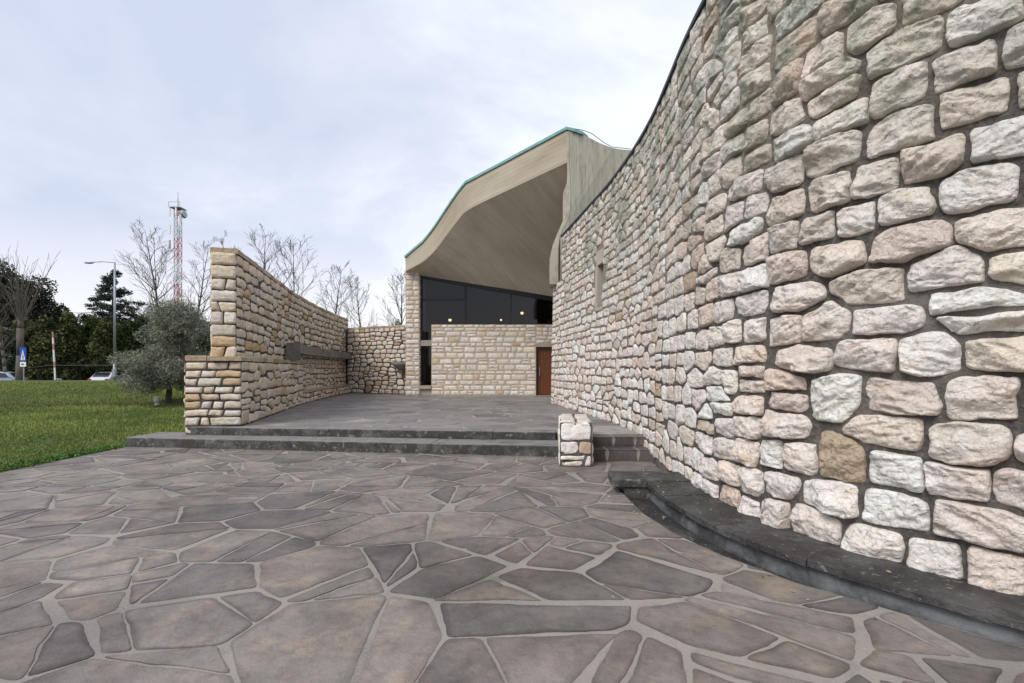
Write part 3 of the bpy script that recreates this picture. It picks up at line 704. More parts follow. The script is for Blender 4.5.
          base = np.array(tone[rnd.randrange(len(tone))]) * rnd.uniform(.82, 1.12)
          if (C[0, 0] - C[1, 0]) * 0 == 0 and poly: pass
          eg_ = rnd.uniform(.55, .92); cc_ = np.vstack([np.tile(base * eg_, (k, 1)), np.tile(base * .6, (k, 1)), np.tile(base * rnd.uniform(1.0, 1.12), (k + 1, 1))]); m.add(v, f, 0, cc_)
    x0 *= XS; x1 *= XS
    # the joint bed: a grid just below the stones
    gx = np.linspace(x0, x1, int((x1 - x0) / .12)); gy = np.linspace(y0, y1, int((y1 - y0) / .12)); A, B = np.meshgrid(gx, gy)
    if clampf is not None:
        gy = np.sort(np.r_[gy, 6.149, 6.151]); gx = np.linspace(x0, x1, int((x1 - x0) / .12)); A, B = np.meshgrid(gx, gy); mxx = np.where(B < 6.15, np.minimum(clampf(np.minimum(B, 6.1)), 99), 99); A = x0 + (A - x0) / (x1 - x0) * (np.minimum(mxx, x1) - x0)
    Z = z + .004 * fbm(np.stack([A * 5, B * 5, A * 0], -1), 2, 3)
    idx = np.arange(A.size).reshape(A.shape); keepf = []
    q = np.stack([idx[:-1, :-1], idx[:-1, 1:], idx[1:, 1:], idx[1:, :-1]], -1).reshape(-1, 4)
    if bounds:
        cx_ = A.ravel()[q].mean(1); cy_ = B.ravel()[q].mean(1); ok = np.ones(len(q), bool)
        for bp, bn in bounds: ok &= ((cx_ - bp[0]) * bn[0] + (cy_ - bp[1]) * bn[1]) <= .03
        q = q[ok]
    m.addq(np.stack([A, B, Z], -1).reshape(-1, 3), q, 1)
    return m.build(name, mats)
def gclamp(y):
    y = np.asarray(y, float); x = np.interp(y, GUT[:, 0], GUT[:, 1]); return np.where(y > 6.1, 99, x - .005)
TONE = [(.200, .175, .160), (.180, .158, .146), (.218, .190, .170), (.145, .130, .122), (.200, .176, .156)]
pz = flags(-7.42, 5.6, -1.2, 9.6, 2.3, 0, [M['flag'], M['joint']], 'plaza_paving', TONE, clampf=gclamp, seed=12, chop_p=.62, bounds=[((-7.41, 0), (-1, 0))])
tag(pz, kind='structure')

# steps and terrace -------------------------------------------------
TZ = .34; S1 = .187
def fy1(x): return 8.24 + (.78 - x) * .128        # front of the first step
def fy2(x): return 8.86 + (.85 - x) * .113        # front of the second step
def slabrow(name, pts_front, depth, z0, z1, seglen, dy=-.128, par=None):
    """a row of long step stones with thin gaps"""
    (xa, ya), (xb, yb) = pts_front; L = math.hypot(xb - xa, yb - ya); n = max(1, int(L / seglen)); m = MB(); rnd = random.Random(int(L * 100))
    cuts = [0] + sorted((i + rnd.uniform(-.25, .25)) / n for i in range(1, n)) + [1]
    nx, ny = -(yb - ya) / L, (xb - xa) / L
    for i in range(n):
        a, b = cuts[i] + .003 / L * 1.2, cuts[i + 1] - .003 / L * 1.2; k = 14
        u = np.linspace(a, b, k); bx_ = xa + (xb - xa) * u; by_ = ya + (yb - ya) * u
        off = .008 * fbm(np.stack([bx_ * 4, by_ * 0 + i, by_ * 0], -1), 3, 3) + rnd.uniform(-.006, .006); zt = z1 + rnd.uniform(-.004, .004)
        prof = [(off + .004, z0 - .0), (off, z0 + .02), (off - .003, zt - .022), (off + .006, zt - .006), (off + .022, zt)]
        V = []
        for (o_, z_) in prof: V.append(np.stack([bx_ + nx * o_, by_ + ny * o_, np.broadcast_to(z_, bx_.shape) + .003 * noise(np.stack([bx_ * 11, by_ * 0, by_ * 0], -1), 2) * (z_ > z0 + .05)], -1))
        V.append(np.stack([bx_ + nx * depth, by_ + ny * depth, np.full(k, zt)], -1)); V.append(np.stack([bx_ + nx * depth, by_ + ny * depth, np.full(k, z0)], -1))
        r = len(V); idx = np.arange(r * k).reshape(r, k)
        q = np.stack([idx[:-1, :-1], idx[:-1, 1:], idx[1:, 1:], idx[1:, :-1]], -1).reshape(-1, 4)
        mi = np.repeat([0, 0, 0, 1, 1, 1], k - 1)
        s0 = m.n; m.add(np.concatenate(V), q.tolist(), 0); m.m[-len(q):] = list(map(int, mi))
        m.f += [tuple(s0 + int(j) for j in idx[:, 0]), tuple(s0 + int(j) for j in idx[::-1, -1])]; m.m += [0, 0]
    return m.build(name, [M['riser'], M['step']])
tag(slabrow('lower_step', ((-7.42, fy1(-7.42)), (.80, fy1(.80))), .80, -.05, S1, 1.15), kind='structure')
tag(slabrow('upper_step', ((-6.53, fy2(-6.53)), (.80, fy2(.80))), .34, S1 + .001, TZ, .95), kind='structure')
# right-hand steps, faced with flags, between the low pillar and the curved wall
m = MB(); rnd = random.Random(3)
for (ya, yb, z0, z1) in ((7.86, 8.26, -.05, S1), (8.24, 9.9, S1, TZ)):
    m.box((1.16, ya, z0), (2.9, yb, z1 - .004), 1)
    x = 1.17
    while x < 2.4:
        wv = rnd.uniform(.32, .62); x2 = min(2.55, x + wv)
        m.add(*(lambda a, b, y, p, q: ([(a, y - .018, p), (b, y - .018, p), (b - .03, y - .02, q), (a + .03, y - .02, q), (a, y + .01, p), (b, y + .01, p), (b - .03, y + .01, q), (a + .03, y + .01, q)],
              [(0, 1, 2, 3), (3, 2, 6, 7), (0, 3, 7, 4), (1, 5, 6, 2)]))(x, x2 - .03, ya, max(z0, 0) + .012, z1 - .012), 0, np.array((.10, .09, .088)) * rnd.uniform(.8, 1.3))
        m.add([(x, ya - .02, z1), (x2 - .025, ya - .02, z1), (x2 - .025, ya + .36, z1), (x, ya + .36, z1)], [(0, 1, 2, 3)], 0, np.array((.12, .11, .105)) * rnd.uniform(.85, 1.2))
        m.add([(x, ya - .02, z1), (x2 - .025, ya - .02, z1), (x2 - .025, ya - .02, z1 - .012), (x, ya - .02, z1 - .012)], [(3, 2, 1, 0)], 0, (.06, .055, .05))
        x = x2
tag(m.build('side_steps', [M['flag'], M['joint2']]), kind='structure')
# terrace body + floor
m = MB(); m.prism([(-8.6, 26), (-6.5, fy2(-6.5) + .30), (.8, fy2(.8) + .30), (.9, 8.60), (3.4, 8.60), (3.4, 26)], -.1, TZ - .012, 0)
tag(m.build('terrace_base', M['joint2']), kind='structure')
tb = [((-6.5, fy2(-6.5) + .33), (-.112, -.994)), ((-5.49, 9.83), (-.97, -.243))]
tf = flags(-8.2, 3.1, 8.55, 21.4, 2.0, TZ - .008, [M['terrace'], M['joint2']], 'terrace_paving', [(.21, .195, .185), (.23, .213, .203), (.19, .178, .172)], seed=31, jmin=.006, jmax=.034,
    bounds=[((-6.5, fy2(-6.5) + .345), (-.112, -.994)), ((-5.8, 9.83), (-.97, -.243))], raise_=.003, small=.1)
tag(tf, kind='structure')

# ------------------------------------------------------------------ CURVED STONE WALL
WP = [(7.6, -1.6), (5.6, .0), (4.53, 1.19), (3.78, 2.09), (3.12, 2.96), (2.63, 3.72), (2.37, 4.44), (2.255, 5.25), (2.26, 6.15), (2.33, 7.15), (2.39, 8.2), (2.37, 9.5), (2.24, 11.1), (1.97, 13.0), (1.72, 14.7), (1.44, 16.5)]
wp = Path(WP, side=1); wp.batter = .12; WTOP = 5.74
def uofY(y):
    k = np.argsort(wp.P[:, 1]); return float(np.interp(y, wp.P[k, 1], wp.S[k]))
uN = uofY(15.45)
print('wall length', wp.L, 'u at notch', uN, 'normal', wp.at(wp.L / 2)[2:])
cw = empty('curved_stone_wall', (2.3, 8, 0), 'tall curving wall of pale rough stones sweeping along the right side', 'stone wall')
def keep_local(o, root):
    o.matrix_parent_inverse = root.matrix_basis.inverted(); return o
rnd = random.Random(21)
uS = uofY(11.75)
uO = uofY(4.3); uF = uofY(6.0)
obl = lambda u: 1 + .55 * min(1, max(0, (u - uO) / (uF - uO)))
zA, zB = uofY(4.4), uofY(7.6)
sd_ = seeds_rows(1.0, zA, .10, WTOP, .275, .37, rnd, jit=.15, split=.13, drop=.02) + seeds_rows(zA, zB, .10, WTOP, .235, .37, rnd, jit=.14, split=.11, drop=.02) + seeds_rows(zB, wp.L, .10, WTOP, .205, .39, rnd, jit=.08, split=.05, drop=.02, force=(2.67,))
def skp(u, v):
    return (u > uN and v > 4.36) or (uS - .40 < u < uS + .22 and 2.9 < v < 4.45)
print('stones', len(sd_))
m = MB(); rubble(m, wp, sd_, (.6, wp.L, .10, WTOP), PALE, rnd, joint=.021, H=(.040, .095), resf=170, rmin=9, rmax=50, rough=.026, ju=lambda u: 1 + 1.2 * (obl(u) - 1), skip=skp, Hs=lambda u: 1 - 1.15 * (obl(u) - 1), power=11, snap=2.7)
o = keep_local(m.build('rough_stones', M['stone'], cw, smooth=True), cw)
m = MB(); facesheet(m, wp, 0, uS - .32, lambda u: -.05, lambda u: WTOP, 0, 420, 160)
facesheet(m, wp, uS - .32, uS + .15, lambda u: -.05, lambda u: 3.05, 0, 8, 60)
facesheet(m, wp, uS - .32, uS + .15, lambda u: 4.2, lambda u: WTOP, 0, 8, 30)
facesheet(m, wp, uS + .15, uN, lambda u: -.05, lambda u: WTOP, 0, 90, 90); facesheet(m, wp, uN, wp.L, lambda u: -.05, lambda u: 4.36, 0, 20, 60)
body(m, wp, 0, uN, -.1, WTOP - .005, .62, 0, 90, d=-.34); body(m, wp, uN, wp.L, -.1, 4.35, .62, 0, 8, d=-.16)
# sides of the window slot and the end of the wall
for uu in (uS - .32, uS + .15):
    p = wp.pos(np.array([uu, uu]), np.array([3.05, 4.2]), np.array([0., 0.])); q = wp.pos(np.array([uu, uu]), np.array([3.05, 4.2]), np.array([-.22, -.22]))
    m.add([p[0], p[1], q[1], q[0]], [(0, 1, 2, 3)], 0)
keep_local(m.build('mortar_bed', M['mortar'], cw), cw)
# dark metal flashing on the top edge
m = MB(); us = np.linspace(0, uN, 120); a = wp.pos(us, us * 0 + WTOP, us * 0 + .05); b = wp.pos(us, us * 0 + WTOP, us * 0 - .66)
for i in range(119):
    P8 = [(*a[i][:2], WTOP - .03), (*a[i + 1][:2], WTOP - .03), (*b[i + 1][:2], WTOP - .03), (*b[i][:2], WTOP - .03)]
    P8 += [(x, y, WTOP + .025) for x, y, _ in P8]
    m.add(P8, [(4, 5, 6, 7), (0, 1, 5, 4), (2, 3, 7, 6), (3, 2, 1, 0)], 0)
keep_local(m.build('flashing', M['flash'], cw), cw)
# narrow slot window with concrete lintel and jambs
wdw = MB()
def wbox(mb_, u0, u1, v0, v1, d0, d1, mi=0):
    us = np.linspace(u0, u1, 4); v = []
    for d_ in (d0, d1):
        for z_ in (v0, v1): v += [tuple(r) for r in wp.pos(us, us * 0 + z_, us * 0 + d_)]
    n = 4; f = []
    for k in range(3):
        f += [(k, k + 1, n + k + 1, n + k), (2 * n + k + 1, 2 * n + k, 3 * n + k, 3 * n + k + 1), (k, 2 * n + k, 2 * n + k + 1, k + 1), (n + k, n + k + 1, 3 * n + k + 1, 3 * n + k)]
    f += [(0, n, 3 * n, 2 * n), (n - 1, 3 * n - 1, 4 * n - 1, 2 * n - 1)]
    mb_.add(v, f, mi)
wbox(wdw, uS - .36, uS + .16, 4.02, 4.36, -.2, .03); wbox(wdw, uS + .05, uS + .20, 2.93, 4.02, -.2, .03); wbox(wdw, uS - .34, uS + .05, 2.90, 2.985, -.2, .045)
M['beige'] = mat('beige_concrete', (.42, .38, .325), .9, layers=[(3, 6, .45, .66, (.34, .31, .26), .6)], bump=[(20, 6, .01, .5)])
fr_ = keep_local(wdw.build('slot_window', M['beige'], cw, bevel=.006), cw)
g = MB(); wbox(g, uS - .318, uS + .068, 2.992, 4.018, -.19, -.15); gl = g.build('pane', M['glass'], fr_); gl.matrix_parent_inverse = (cw.matrix_basis).inverted()
gl.parent = fr_; gl.matrix_parent_inverse.identity(); 

# ledge at the foot of the wall, gutter and end block
LED = np.array([(.3, 6.6), (.95, 5.35), (1.70, 3.95), (2.55, 2.72), (3.05, 2.33), (3.57, 1.99), (4.19, 1.74), (4.75, 1.64), (5.24, 1.60), (5.95, 1.60)])
yy = np.linspace(.3, 5.84, 150); lx = np.interp(yy, LED[:, 0], LED[:, 1])
for _ in range(30): lx[1:-1] = .5 * lx[1:-1] + .25 * (lx[:-2] + lx[2:])
yy_led, lx_led = yy, lx.copy()
# outward normal of the curve towards the plaza
tx = np.gradient(lx); ty = np.gradient(yy); l = np.hypot(tx, ty); nxl, nyl = -ty / l, tx / l
m = MB(); nn = len(yy); rngp = fbm(np.stack([yy * 6, yy * 0, yy * 0], -1), 3, 3)
prof = [(-.045, -.06), (-.05, .09), (-.05, .093), (-.0, .095), (.006, .105), (.004 , .148), (-.012, .156), (-.75, .160), (-.75, -.05)]
V = [np.stack([lx + nxl * (d_ + .008 * rngp * (z_ > .1)), yy + nyl * (d_ + .008 * rngp * (z_ > .1)), np.full(nn, z_) + (.004 * rngp if z_ > .14 else 0)], -1) for d_, z_ in prof]
V = np.array(V); rl_ = random.Random(17); a_ = 0; m = MB()
while a_ < nn - 1:
    b_ = min(nn - 1, a_ + rl_.randint(20, 32))
    if nn - 1 - b_ < 10: b_ = nn - 1
    W_ = V[:, a_:b_ + 1].copy(); dz_ = rl_.uniform(-.006, .006); dn_ = rl_.uniform(-.008, .008); nk = W_.shape[1]
    W_[3:8, :, 2] += dz_; W_[3:7, :, 0] += nxl[a_:b_ + 1] * dn_; W_[3:7, :, 1] += nyl[a_:b_ + 1] * dn_
    rag = fbm(np.stack([W_[4, :, 1] * 16, W_[4, :, 0] * 16, W_[4, :, 0] * 0], -1), 3, 6); W_[4:7, :, 0] += (nxl[a_:b_ + 1] * .012 * rag); W_[4:7, :, 1] += (nyl[a_:b_ + 1] * .012 * rag)
    if b_ < nn - 1: W_[3:8, -1] += (W_[3:8, -2] - W_[3:8, -1]) * .12
    idx = np.arange(len(prof) * nk).reshape(len(prof), nk); q = np.stack([idx[:-1, :-1], idx[1:, :-1], idx[1:, 1:], idx[:-1, 1:]], -1); s0 = m.n
    m.add(W_.reshape(-1, 3), q.reshape(-1, 4).tolist(), 1); m.m[-len(q.reshape(-1, 4)):] = list(map(int, np.repeat([1, 0, 0, 0, 0, 0, 0, 0], nk - 1)))
    m.f += [tuple(s0 + int(j) for j in idx[:, 0]), tuple(s0 + int(j) for j in idx[::-1, -1])]; m.m += [0, 0]
    a_ = b_
tag(m.build('kerb_ledge', [M['ledge'], M['gutter']]), kind='structure')
m = MB(); gy = np.linspace(.3, 5.9, 120); g0 = gclamp(gy); g1 = np.interp(gy, yy, lx) + .08
A = np.concatenate([np.c_[g0 - .02, gy, np.full(120, -.001)], np.c_[g0 + .012, gy, np.full(120, -.004)], np.c_[g0 + .02, gy, np.full(120, -.05)], np.c_[g1, gy, np.full(120, -.05)]])
idx = np.arange(480).reshape(4, 120); q = np.stack([idx[:-1, :-1], idx[:-1, 1:], idx[1:, 1:], idx[1:, :-1]], -1).reshape(-1, 4)
m.addq(A, q[:, ::-1], 0); tag(m.build('gutter', M['ledge']), kind='structure')
blk = empty('drain_cover_block', (1.7, 6.1, 0), 'dark mossy stone block bridging the gutter at the end of the curved ledge', 'stone block')
m = MB(); m.box((1.22, 5.74, .085), (2.16, 6.22, .185), rz=R(-3)); keep_local(m.build('cap_slab', M['riser'], blk, bevel=.015), blk)
m = MB(); m.box((1.36, 5.77, -.06), (1.95, 6.19, .084), rz=R(-3)); keep_local(m.build('support', M['riser'], blk, bevel=.01), blk)

# ------------------------------------------------------------------ LOW PILLAR
lp = empty('low_stone_pillar', (1.0, 8.0, 0), 'knee-high block of pale rough stones standing at the end of the steps', 'stone pillar')
q4 = [(.735, 7.42), (1.226, 7.40), (1.35, 8.62), (.86, 8.64)]
m = MB(); rnd = random.Random(5)
for i in range(4):
    a, b = q4[i], q4[(i + 1) % 4]; p = Path([a, b], side=-1, smooth=False)
    cl = layout(p.L, .0, .69, .13, .24, .15, .34, rnd, wavy=.03, split=.1)
    masonry(m, p, cl, PALE, rnd, joint=.013, H=(.008, .026), resf=120, rmin=7, rmax=18, rough=.010, chop=.4)
# cap: stones laid flat on top
top = Path([q4[0], q4[3]], side=-1, smooth=False)
gxs = 12
for (a0, a1, b0, b1) in ((0, .52, 0, .5), (.52, 1, 0, .45), (0, .48, .5, 1), (.48, 1, .45, 1)):
    s = np.linspace(-1, 1, 14); S, T = np.meshgrid(s, s); e = np.maximum(abs(S), abs(T))
    aa = a0 + (a1 - a0) * (.5 + .48 * S * (1 - .12 * T * T)); bb = b0 + (b1 - b0) * (.5 + .485 * T * (1 - .12 * S * S))
    Q = np.array(q4); P = ((1 - aa) * (1 - bb))[..., None] * Q[0] + (aa * (1 - bb))[..., None] * Q[1] + (aa * bb)[..., None] * Q[2] + ((1 - aa) * bb)[..., None] * Q[3]
    Z = .66 + .05 * (1 - e ** 6) ** .5 + .010 * fbm(np.stack([P[..., 0] * 14, P[..., 1] * 14, S * 0], -1), 3, 5)
    idx = np.arange(196).reshape(14, 14); m.addq(np.concatenate([P, Z[..., None]], -1).reshape(-1, 3), np.stack([idx[:-1, :-1], idx[:-1, 1:], idx[1:, 1:], idx[1:, :-1]], -1).reshape(-1, 4), 0, (.62, .57, .52))
keep_local(m.build('pillar_stones', M['stone_warm'], lp, smooth=True), lp)
m = MB(); m.prism([(x, y) for x, y in q4], -.05, .675); keep_local(m.build('mortar_core', M['mortar'], lp), lp)

# ------------------------------------------------------------------ LEFT WING WALL
def wallrun(root, name, path, z0, z1, pal, seed, joint, H, hr, wr, thick=.5, matn='stone_warm', mort='mortar_dark', resf=110, rmin=6, holes=(), wavy=.035, split=.15, chop=.45, rough=.014, core=True, u0=0, k=(.06, .34), force=(), ju=1.0, wf=None):
    rnd = random.Random(seed); cl = layout(path.L, z0, z1, hr[0], hr[1], wr[0], wr[1], rnd, wavy=wavy, split=split, holes=holes, u0=u0, force=force, wfun=wf)
    m = MB(); masonry(m, path, cl, pal, rnd, joint=joint, H=H, resf=resf, rmin=rmin, rmax=18, rough=rough, chop=chop, rnd_k=k, ju=ju)
    return m
wing = empty('wing_wall', (-6.2, 11, 0), 'long straight rubble wall of warm tan stones left of the steps, thick low base at its near end', 'stone wall')
LF = [(-5.49, 9.80), (-6.26, 13.0), (-7.02, 16.2)]
LB = [(-7.02, 16.2), (-7.56, 20.2), (-8.0, 24.2)]
TF = [(-5.72, 10.02), (-6.44, 13.0), (-7.20, 16.2), (-7.82, 20.0), (-8.22, 24.2)]
m = MB(); sc_m = MB()
lf = Path(LF, side=-1); lb = Path(LB, side=-1); tfp = Path(TF, side=-1)
n0 = tfp.at(tfp.L / 2); print('left normal', n0[2:])
def addw(path, z0, z1, seed, H=(.015, .045), hr=(.16, .33), wr=(.30, .75), joint=.030, wavy=.05, ju=2.0, **kw):
    if ju == 1: m_ = wallrun(None, '', path, z0, z1, WARM, seed, joint, H, hr, wr, wavy=wavy, ju=ju, **kw)
    else:
        m_ = MB(); rn = random.Random(seed); rubble(m_, path, seeds_rows(0, path.L, z0, z1, .225, .50, rn, jit=.12, split=.12), (0, path.L, z0, z1), WARM, rn, joint=.020, H=(.012, .042), resf=110, rmin=8, rmax=20, rough=.014, ju=2.0, snap=3.0, aspect=1.8, power=13)
    off = m.n
    m.v += m_.v; m.c += m_.c; m.f += [tuple(i + off for i in q) for q in m_.f]; m.m += m_.m; m.n += m_.n
TT = 4.02
addw(lf, TZ, 1.66, 41); addw(tfp, 1.70, TT - .12, 42); addw(Path([(-7.20, 16.2), (-7.82, 20.0), (-8.22, 24.2)], side=-1), .70, 1.72, 43)
addw(lb, TZ, .68, 44, hr=(.16, .2))
addw(Path([(-6.58, 9.70), (-5.49, 9.80)], side=-1), S1, 1.66, 45, H=(.006, .020), hr=(.14, .24), wr=(.20, .46), wavy=.016, joint=.015, chop=.2, k=(.05, .2), ju=1)
addw(Path([(-6.175, 9.888), (-5.71, 10.0)], side=-1), 1.70, TT - .12, 46, H=(.006, .020), hr=(.18, .28), wr=(.20, .34), wavy=.014, split=0, joint=.014, chop=.15, k=(.05, .2), ju=1)
addw(Path([(-7.9, 15.6), (-6.58, 9.70)], side=-1), 0, 1.66, 47); addw(Path([(-8.78, 24.2), (-7.75, 16.05), (-6.90, 12.88), (-6.175, 9.888)], side=-1), 1.7, TT - .12, 48, resf=40)
keep_local(m.build('rubble_stones', M['stone_warm'], wing, smooth=True), wing)
m = MB()
m.prism([(-6.57, 9.712), (-5.50, 9.812), (-6.27, 13.0), (-7.03, 16.2), (-7.7, 16.3), (-7.15, 13)], -.1, 1.68)
def ribbon(mb_, A, th, z0, z1, mi=0):
    p = Path(A, side=-1); body(mb_, p, 0, p.L, z0, z1, th, mi, 20, d=-.004)
ribbon(m, TF, .455, .2, TT - .13); ribbon(m, LB, .6, 0, .70)
keep_local(m.build('mortar_core', M['mortar_dark'], wing), wing)
# flat coping stones on the tall wall, the low base and the bench
def coping(root, path, z, d0, d1, seg, th, name, pal, mn='stone_warm', seed=1, eye=None):
    rnd = random.Random(seed); m_ = MB(); u = 0
    while u < path.L - .02:
        w_ = rnd.uniform(*seg); u2 = min(path.L, u + w_)
        if path.L - u2 < seg[0] * .6: u2 = path.L
        s = np.linspace(-1, 1, 9); V = []; 
        ringd = [(d0 + .0, 0), (d0 + .0, .25), (d0, .85), (d0 - .02, 1), (d1 + .02, 1), (d1, .85), (d1, 0)]
        uu = u + .008 + (u2 - u - .016) * (s + 1) / 2; hz = th * rnd.uniform(.85, 1.1)
        for (dd, zz) in ringd:
            jit = .008 * fbm(np.stack([uu * 9, np.full(9, dd * 3), np.full(9, zz + u)], -1), 2, 3)
            V.append(path.pos(uu, z + hz * zz + jit * .8 + uu * 0, np.full(9, dd) + jit))
        idx = np.arange(63).reshape(7, 9); q = np.stack([idx[:-1, :-1], idx[:-1, 1:], idx[1:, 1:], idx[1:, :-1]], -1).reshape(-1, 4)
        c = np.array(random.Random(seed + int(u * 100)).choice(pal)[:3]) * rnd.uniform(.8, 1.05)
        s0 = m_.n; m_.addq(np.concatenate(V), q, 0, c)
        m_.f += [tuple(s0 + int(j) for j in idx[:, 0][::-1]), tuple(s0 + int(j) for j in idx[:, -1])]; m_.m += [0, 0]
        u = u2
    return keep_local(m_.build(name, M[mn], root), root)
COPE = [(.40, .31, .21), (.45, .36, .25), (.36, .28, .20), (.50, .44, .36)]
coping(wing, tfp, TT - .13, .03, -.49, (.28, .6), .115, 'coping', COPE, seed=3)
coping(wing, Path([(-5.49, 9.74), (-6.26, 13.0), (-7.02, 16.2)], side=-1), 1.665, .025, -1.05 if False else -.55, (.3, .6), .10, 'base_coping', COPE, seed=4)
coping(wing, Path([(-6.60, 9.90), (-5.97, 9.95)], side=-1), 1.667, .19, -.35, (.3, .5), .10, 'end_coping', COPE, seed=5)
coping(wing, lb, .69, .03, -.5, (.4, .7), .065, 'bench_top', [(.42, .35, .27), (.38, .31, .24)], seed=6)
# concrete trough running along the wall
m = MB(); p = Path([(-6.62, 14.2), (-7.20, 16.2), (-7.82, 20.0), (-8.20, 24.0)], side=-1)
body(m, p, 0, p.L, 1.98, 2.27, -.36, 0, 24, d=-.02)
body(m, p, 0, .14, 1.77, 1.979, -.36, 0, 3, d=-.02)
keep_local(m.build('concrete_trough', M['concrete_grey'], wing), wing)

# back wall with a stone basin
bw = empty('back_wall', (-6.3, 22.8, 0), 'lower rubble wall closing the terrace between the long wall and the stone pier', 'stone wall')
bp = Path([(-8.05, 23.6), (-4.55, 21.7)], side=-1)
mm = MB(); rn = random.Random(51); rubble(mm, bp, seeds_rows(0, bp.L, TZ, 3.42, .205, .36, rn, jit=.12, split=.10), (0, bp.L, TZ, 3.42), WARM, rn, joint=.016, H=(.015, .045), resf=110, rmin=8, rmax=14, rough=.014, snap=3.0, power=13)
keep_local(mm.build('rubble_stones', M['stone_warm'], bw, smooth=True), bw)
m = MB(); body(m, bp, -.1, bp.L, 0, 3.42, .5, 0, 3); keep_local(m.build('mortar_core', M['mortar_dark'], bw), bw)
coping(bw, bp, 3.41, .03, -.52, (.35, .6), .10, 'coping', COPE, seed=7)
bs = empty('stone_basin', (-4.97, 21.6, 1.1), 'half-round grey stone basin jutting from the back rubble wall beside the pier', 'basin')
def lathe(mb_, prof, c, k=24, a0=0, a1=2 * math.pi, mi=0):
    t = np.linspace(a0, a1, k); V = np.array([[(c[0] + r * math.cos(a), c[1] + r * math.sin(a), c[2] + z) for a in t] for r, z in prof])
    idx = np.arange(len(prof) * k).reshape(len(prof), k)
    mb_.addq(V.reshape(-1, 3), np.stack([idx[:-1, :-1], idx[:-1, 1:], idx[1:, 1:], idx[1:, :-1]], -1).reshape(-1, 4), mi)
m = MB(); lathe(m, [(.0, 0.36), (.10, .36), (.22, .42), (.40, .58), (.42, .68), (.36, .70), (.33, .66), (.2, .55), (0, .52)], (-4.97, 21.72, 1.1), k=20)
keep_local(m.build('bowl', M['concrete_grey'], bs, smooth=True), bs)
m = MB(); lathe(m, [(.02, .2), (.11, .2), (.15, .30), (.17, .36), (0.02, .36)], (-4.97, 21.75, 1.1), k=14); keep_local(m.build('bracket', M['concrete_grey'], bs), bs)

# ------------------------------------------------------------------ CHURCH
ch = empty('church', (-1, 21.3, 0), 'concrete and stone church with a sweeping sail-like canopy over its dark glazed entrance', 'church')
FY = 21.3
def K(o, p=ch): return keep_local(o, p)
pier = wallrun(None, '', Path([(-4.69, FY - .02), (-4.08, FY - .02)], side=-1), TZ, 5.9, FAC, 61, .011, (.006, .014), (.15, .27), (.22, .42), wavy=.006, split=.1, chop=.15, k=(.03, .12))
def join(a, b):
    off = a.n; a.v += b.v; a.c += b.c; a.f += [tuple(i + off for i in q) for q in b.f]; a.m += b.m; a.n += b.n
join(pier, wallrun(None, '', Path([(-4.08, FY - .02), (-4.08, FY + .5)], side=-1), TZ, 5.6, FAC, 62, .011, (.006, .014), (.15, .24), (.2, .34), wavy=.006, chop=.15, k=(.03, .12)))
join(pier, wallrun(None, '', Path([(-4.69, FY + 1.6), (-4.69, FY - .02)], side=-1), TZ, 5.9, FAC, 63, .011, (.006, .014), (.15, .24), (.2, .5), wavy=.006, chop=.15, k=(.03, .12)))
K(pier.build('stone_pier', M['stone_warm'], ch, smooth=True))
m = MB(); m.box((-4.688, FY - .018, 0), (-4.082, FY + 1.6, 5.95)); K(m.build('pier_core', M['mortar_pale'], ch))
fw = wallrun(None, '', Path([(-3.56, FY), (1.06, FY)], side=-1), TZ, 3.46, FAC, 64, .009, (.004, .012), (.13, .30), (.20, .60), wavy=.004, rough=.006, split=.22, chop=.14, k=(.02, .1))
join(fw, wallrun(None, '', Path([(1.06, FY), (2.2, FY)], side=-1), 2.62, 3.46, FAC, 65, .009, (.004, .012), (.14, .22), (.2, .46), wavy=.006, chop=.14, k=(.02, .1)))
K(fw.build('entrance_wall', M['stone_warm'], ch, smooth=True))
m = MB(); m.box((-3.558, FY + .002, 0), (1.06, FY + .45, 3.46)); m.box((1.061, FY + .002, 2.62), (2.6, FY + .45, 3.46)); m.box((1.95, FY + .002, 0), (2.6, FY + .45, 2.62))
K(m.build('entrance_wall_core', M['mortar_pale'], ch))
m = MB(); m.box((1.02, FY - .02, 2.475), (2.2, FY + .44, 2.62)); K(m.build('door_lintel', M['concrete'], ch))
# door
dr = MB(); dr.box((1.10, FY + .16, TZ), (1.94, FY + .22, 2.47)); 
for i in range(6): dr.box((1.13 + i * .135, FY + .145, TZ + .03), (1.13 + i * .135 + .12, FY + .165, 2.44))
d_o = K(dr.build('door', M['door'], ch, bevel=.004)); d_o['label'] = 'red-brown vertical boarded door'
m = MB(); m.tubes([(1.22, FY + .10, 1.2)], [(1.22, FY + .10, 1.6)], .015, .015, 8); m.tubes([(1.22, FY + .10, 1.22), (1.22, FY + .10, 1.58)], [(1.22, FY + .15, 1.22), (1.22, FY + .15, 1.58)], .01, .01, 6)
h_ = m.build('handle', M['steel'], d_o); h_.matrix_parent_inverse.identity()
m = MB(); m.box((1.061, FY + .01, TZ), (1.10, FY + .25, 2.473)); K(m.build('door_frame', M['frame'], ch))
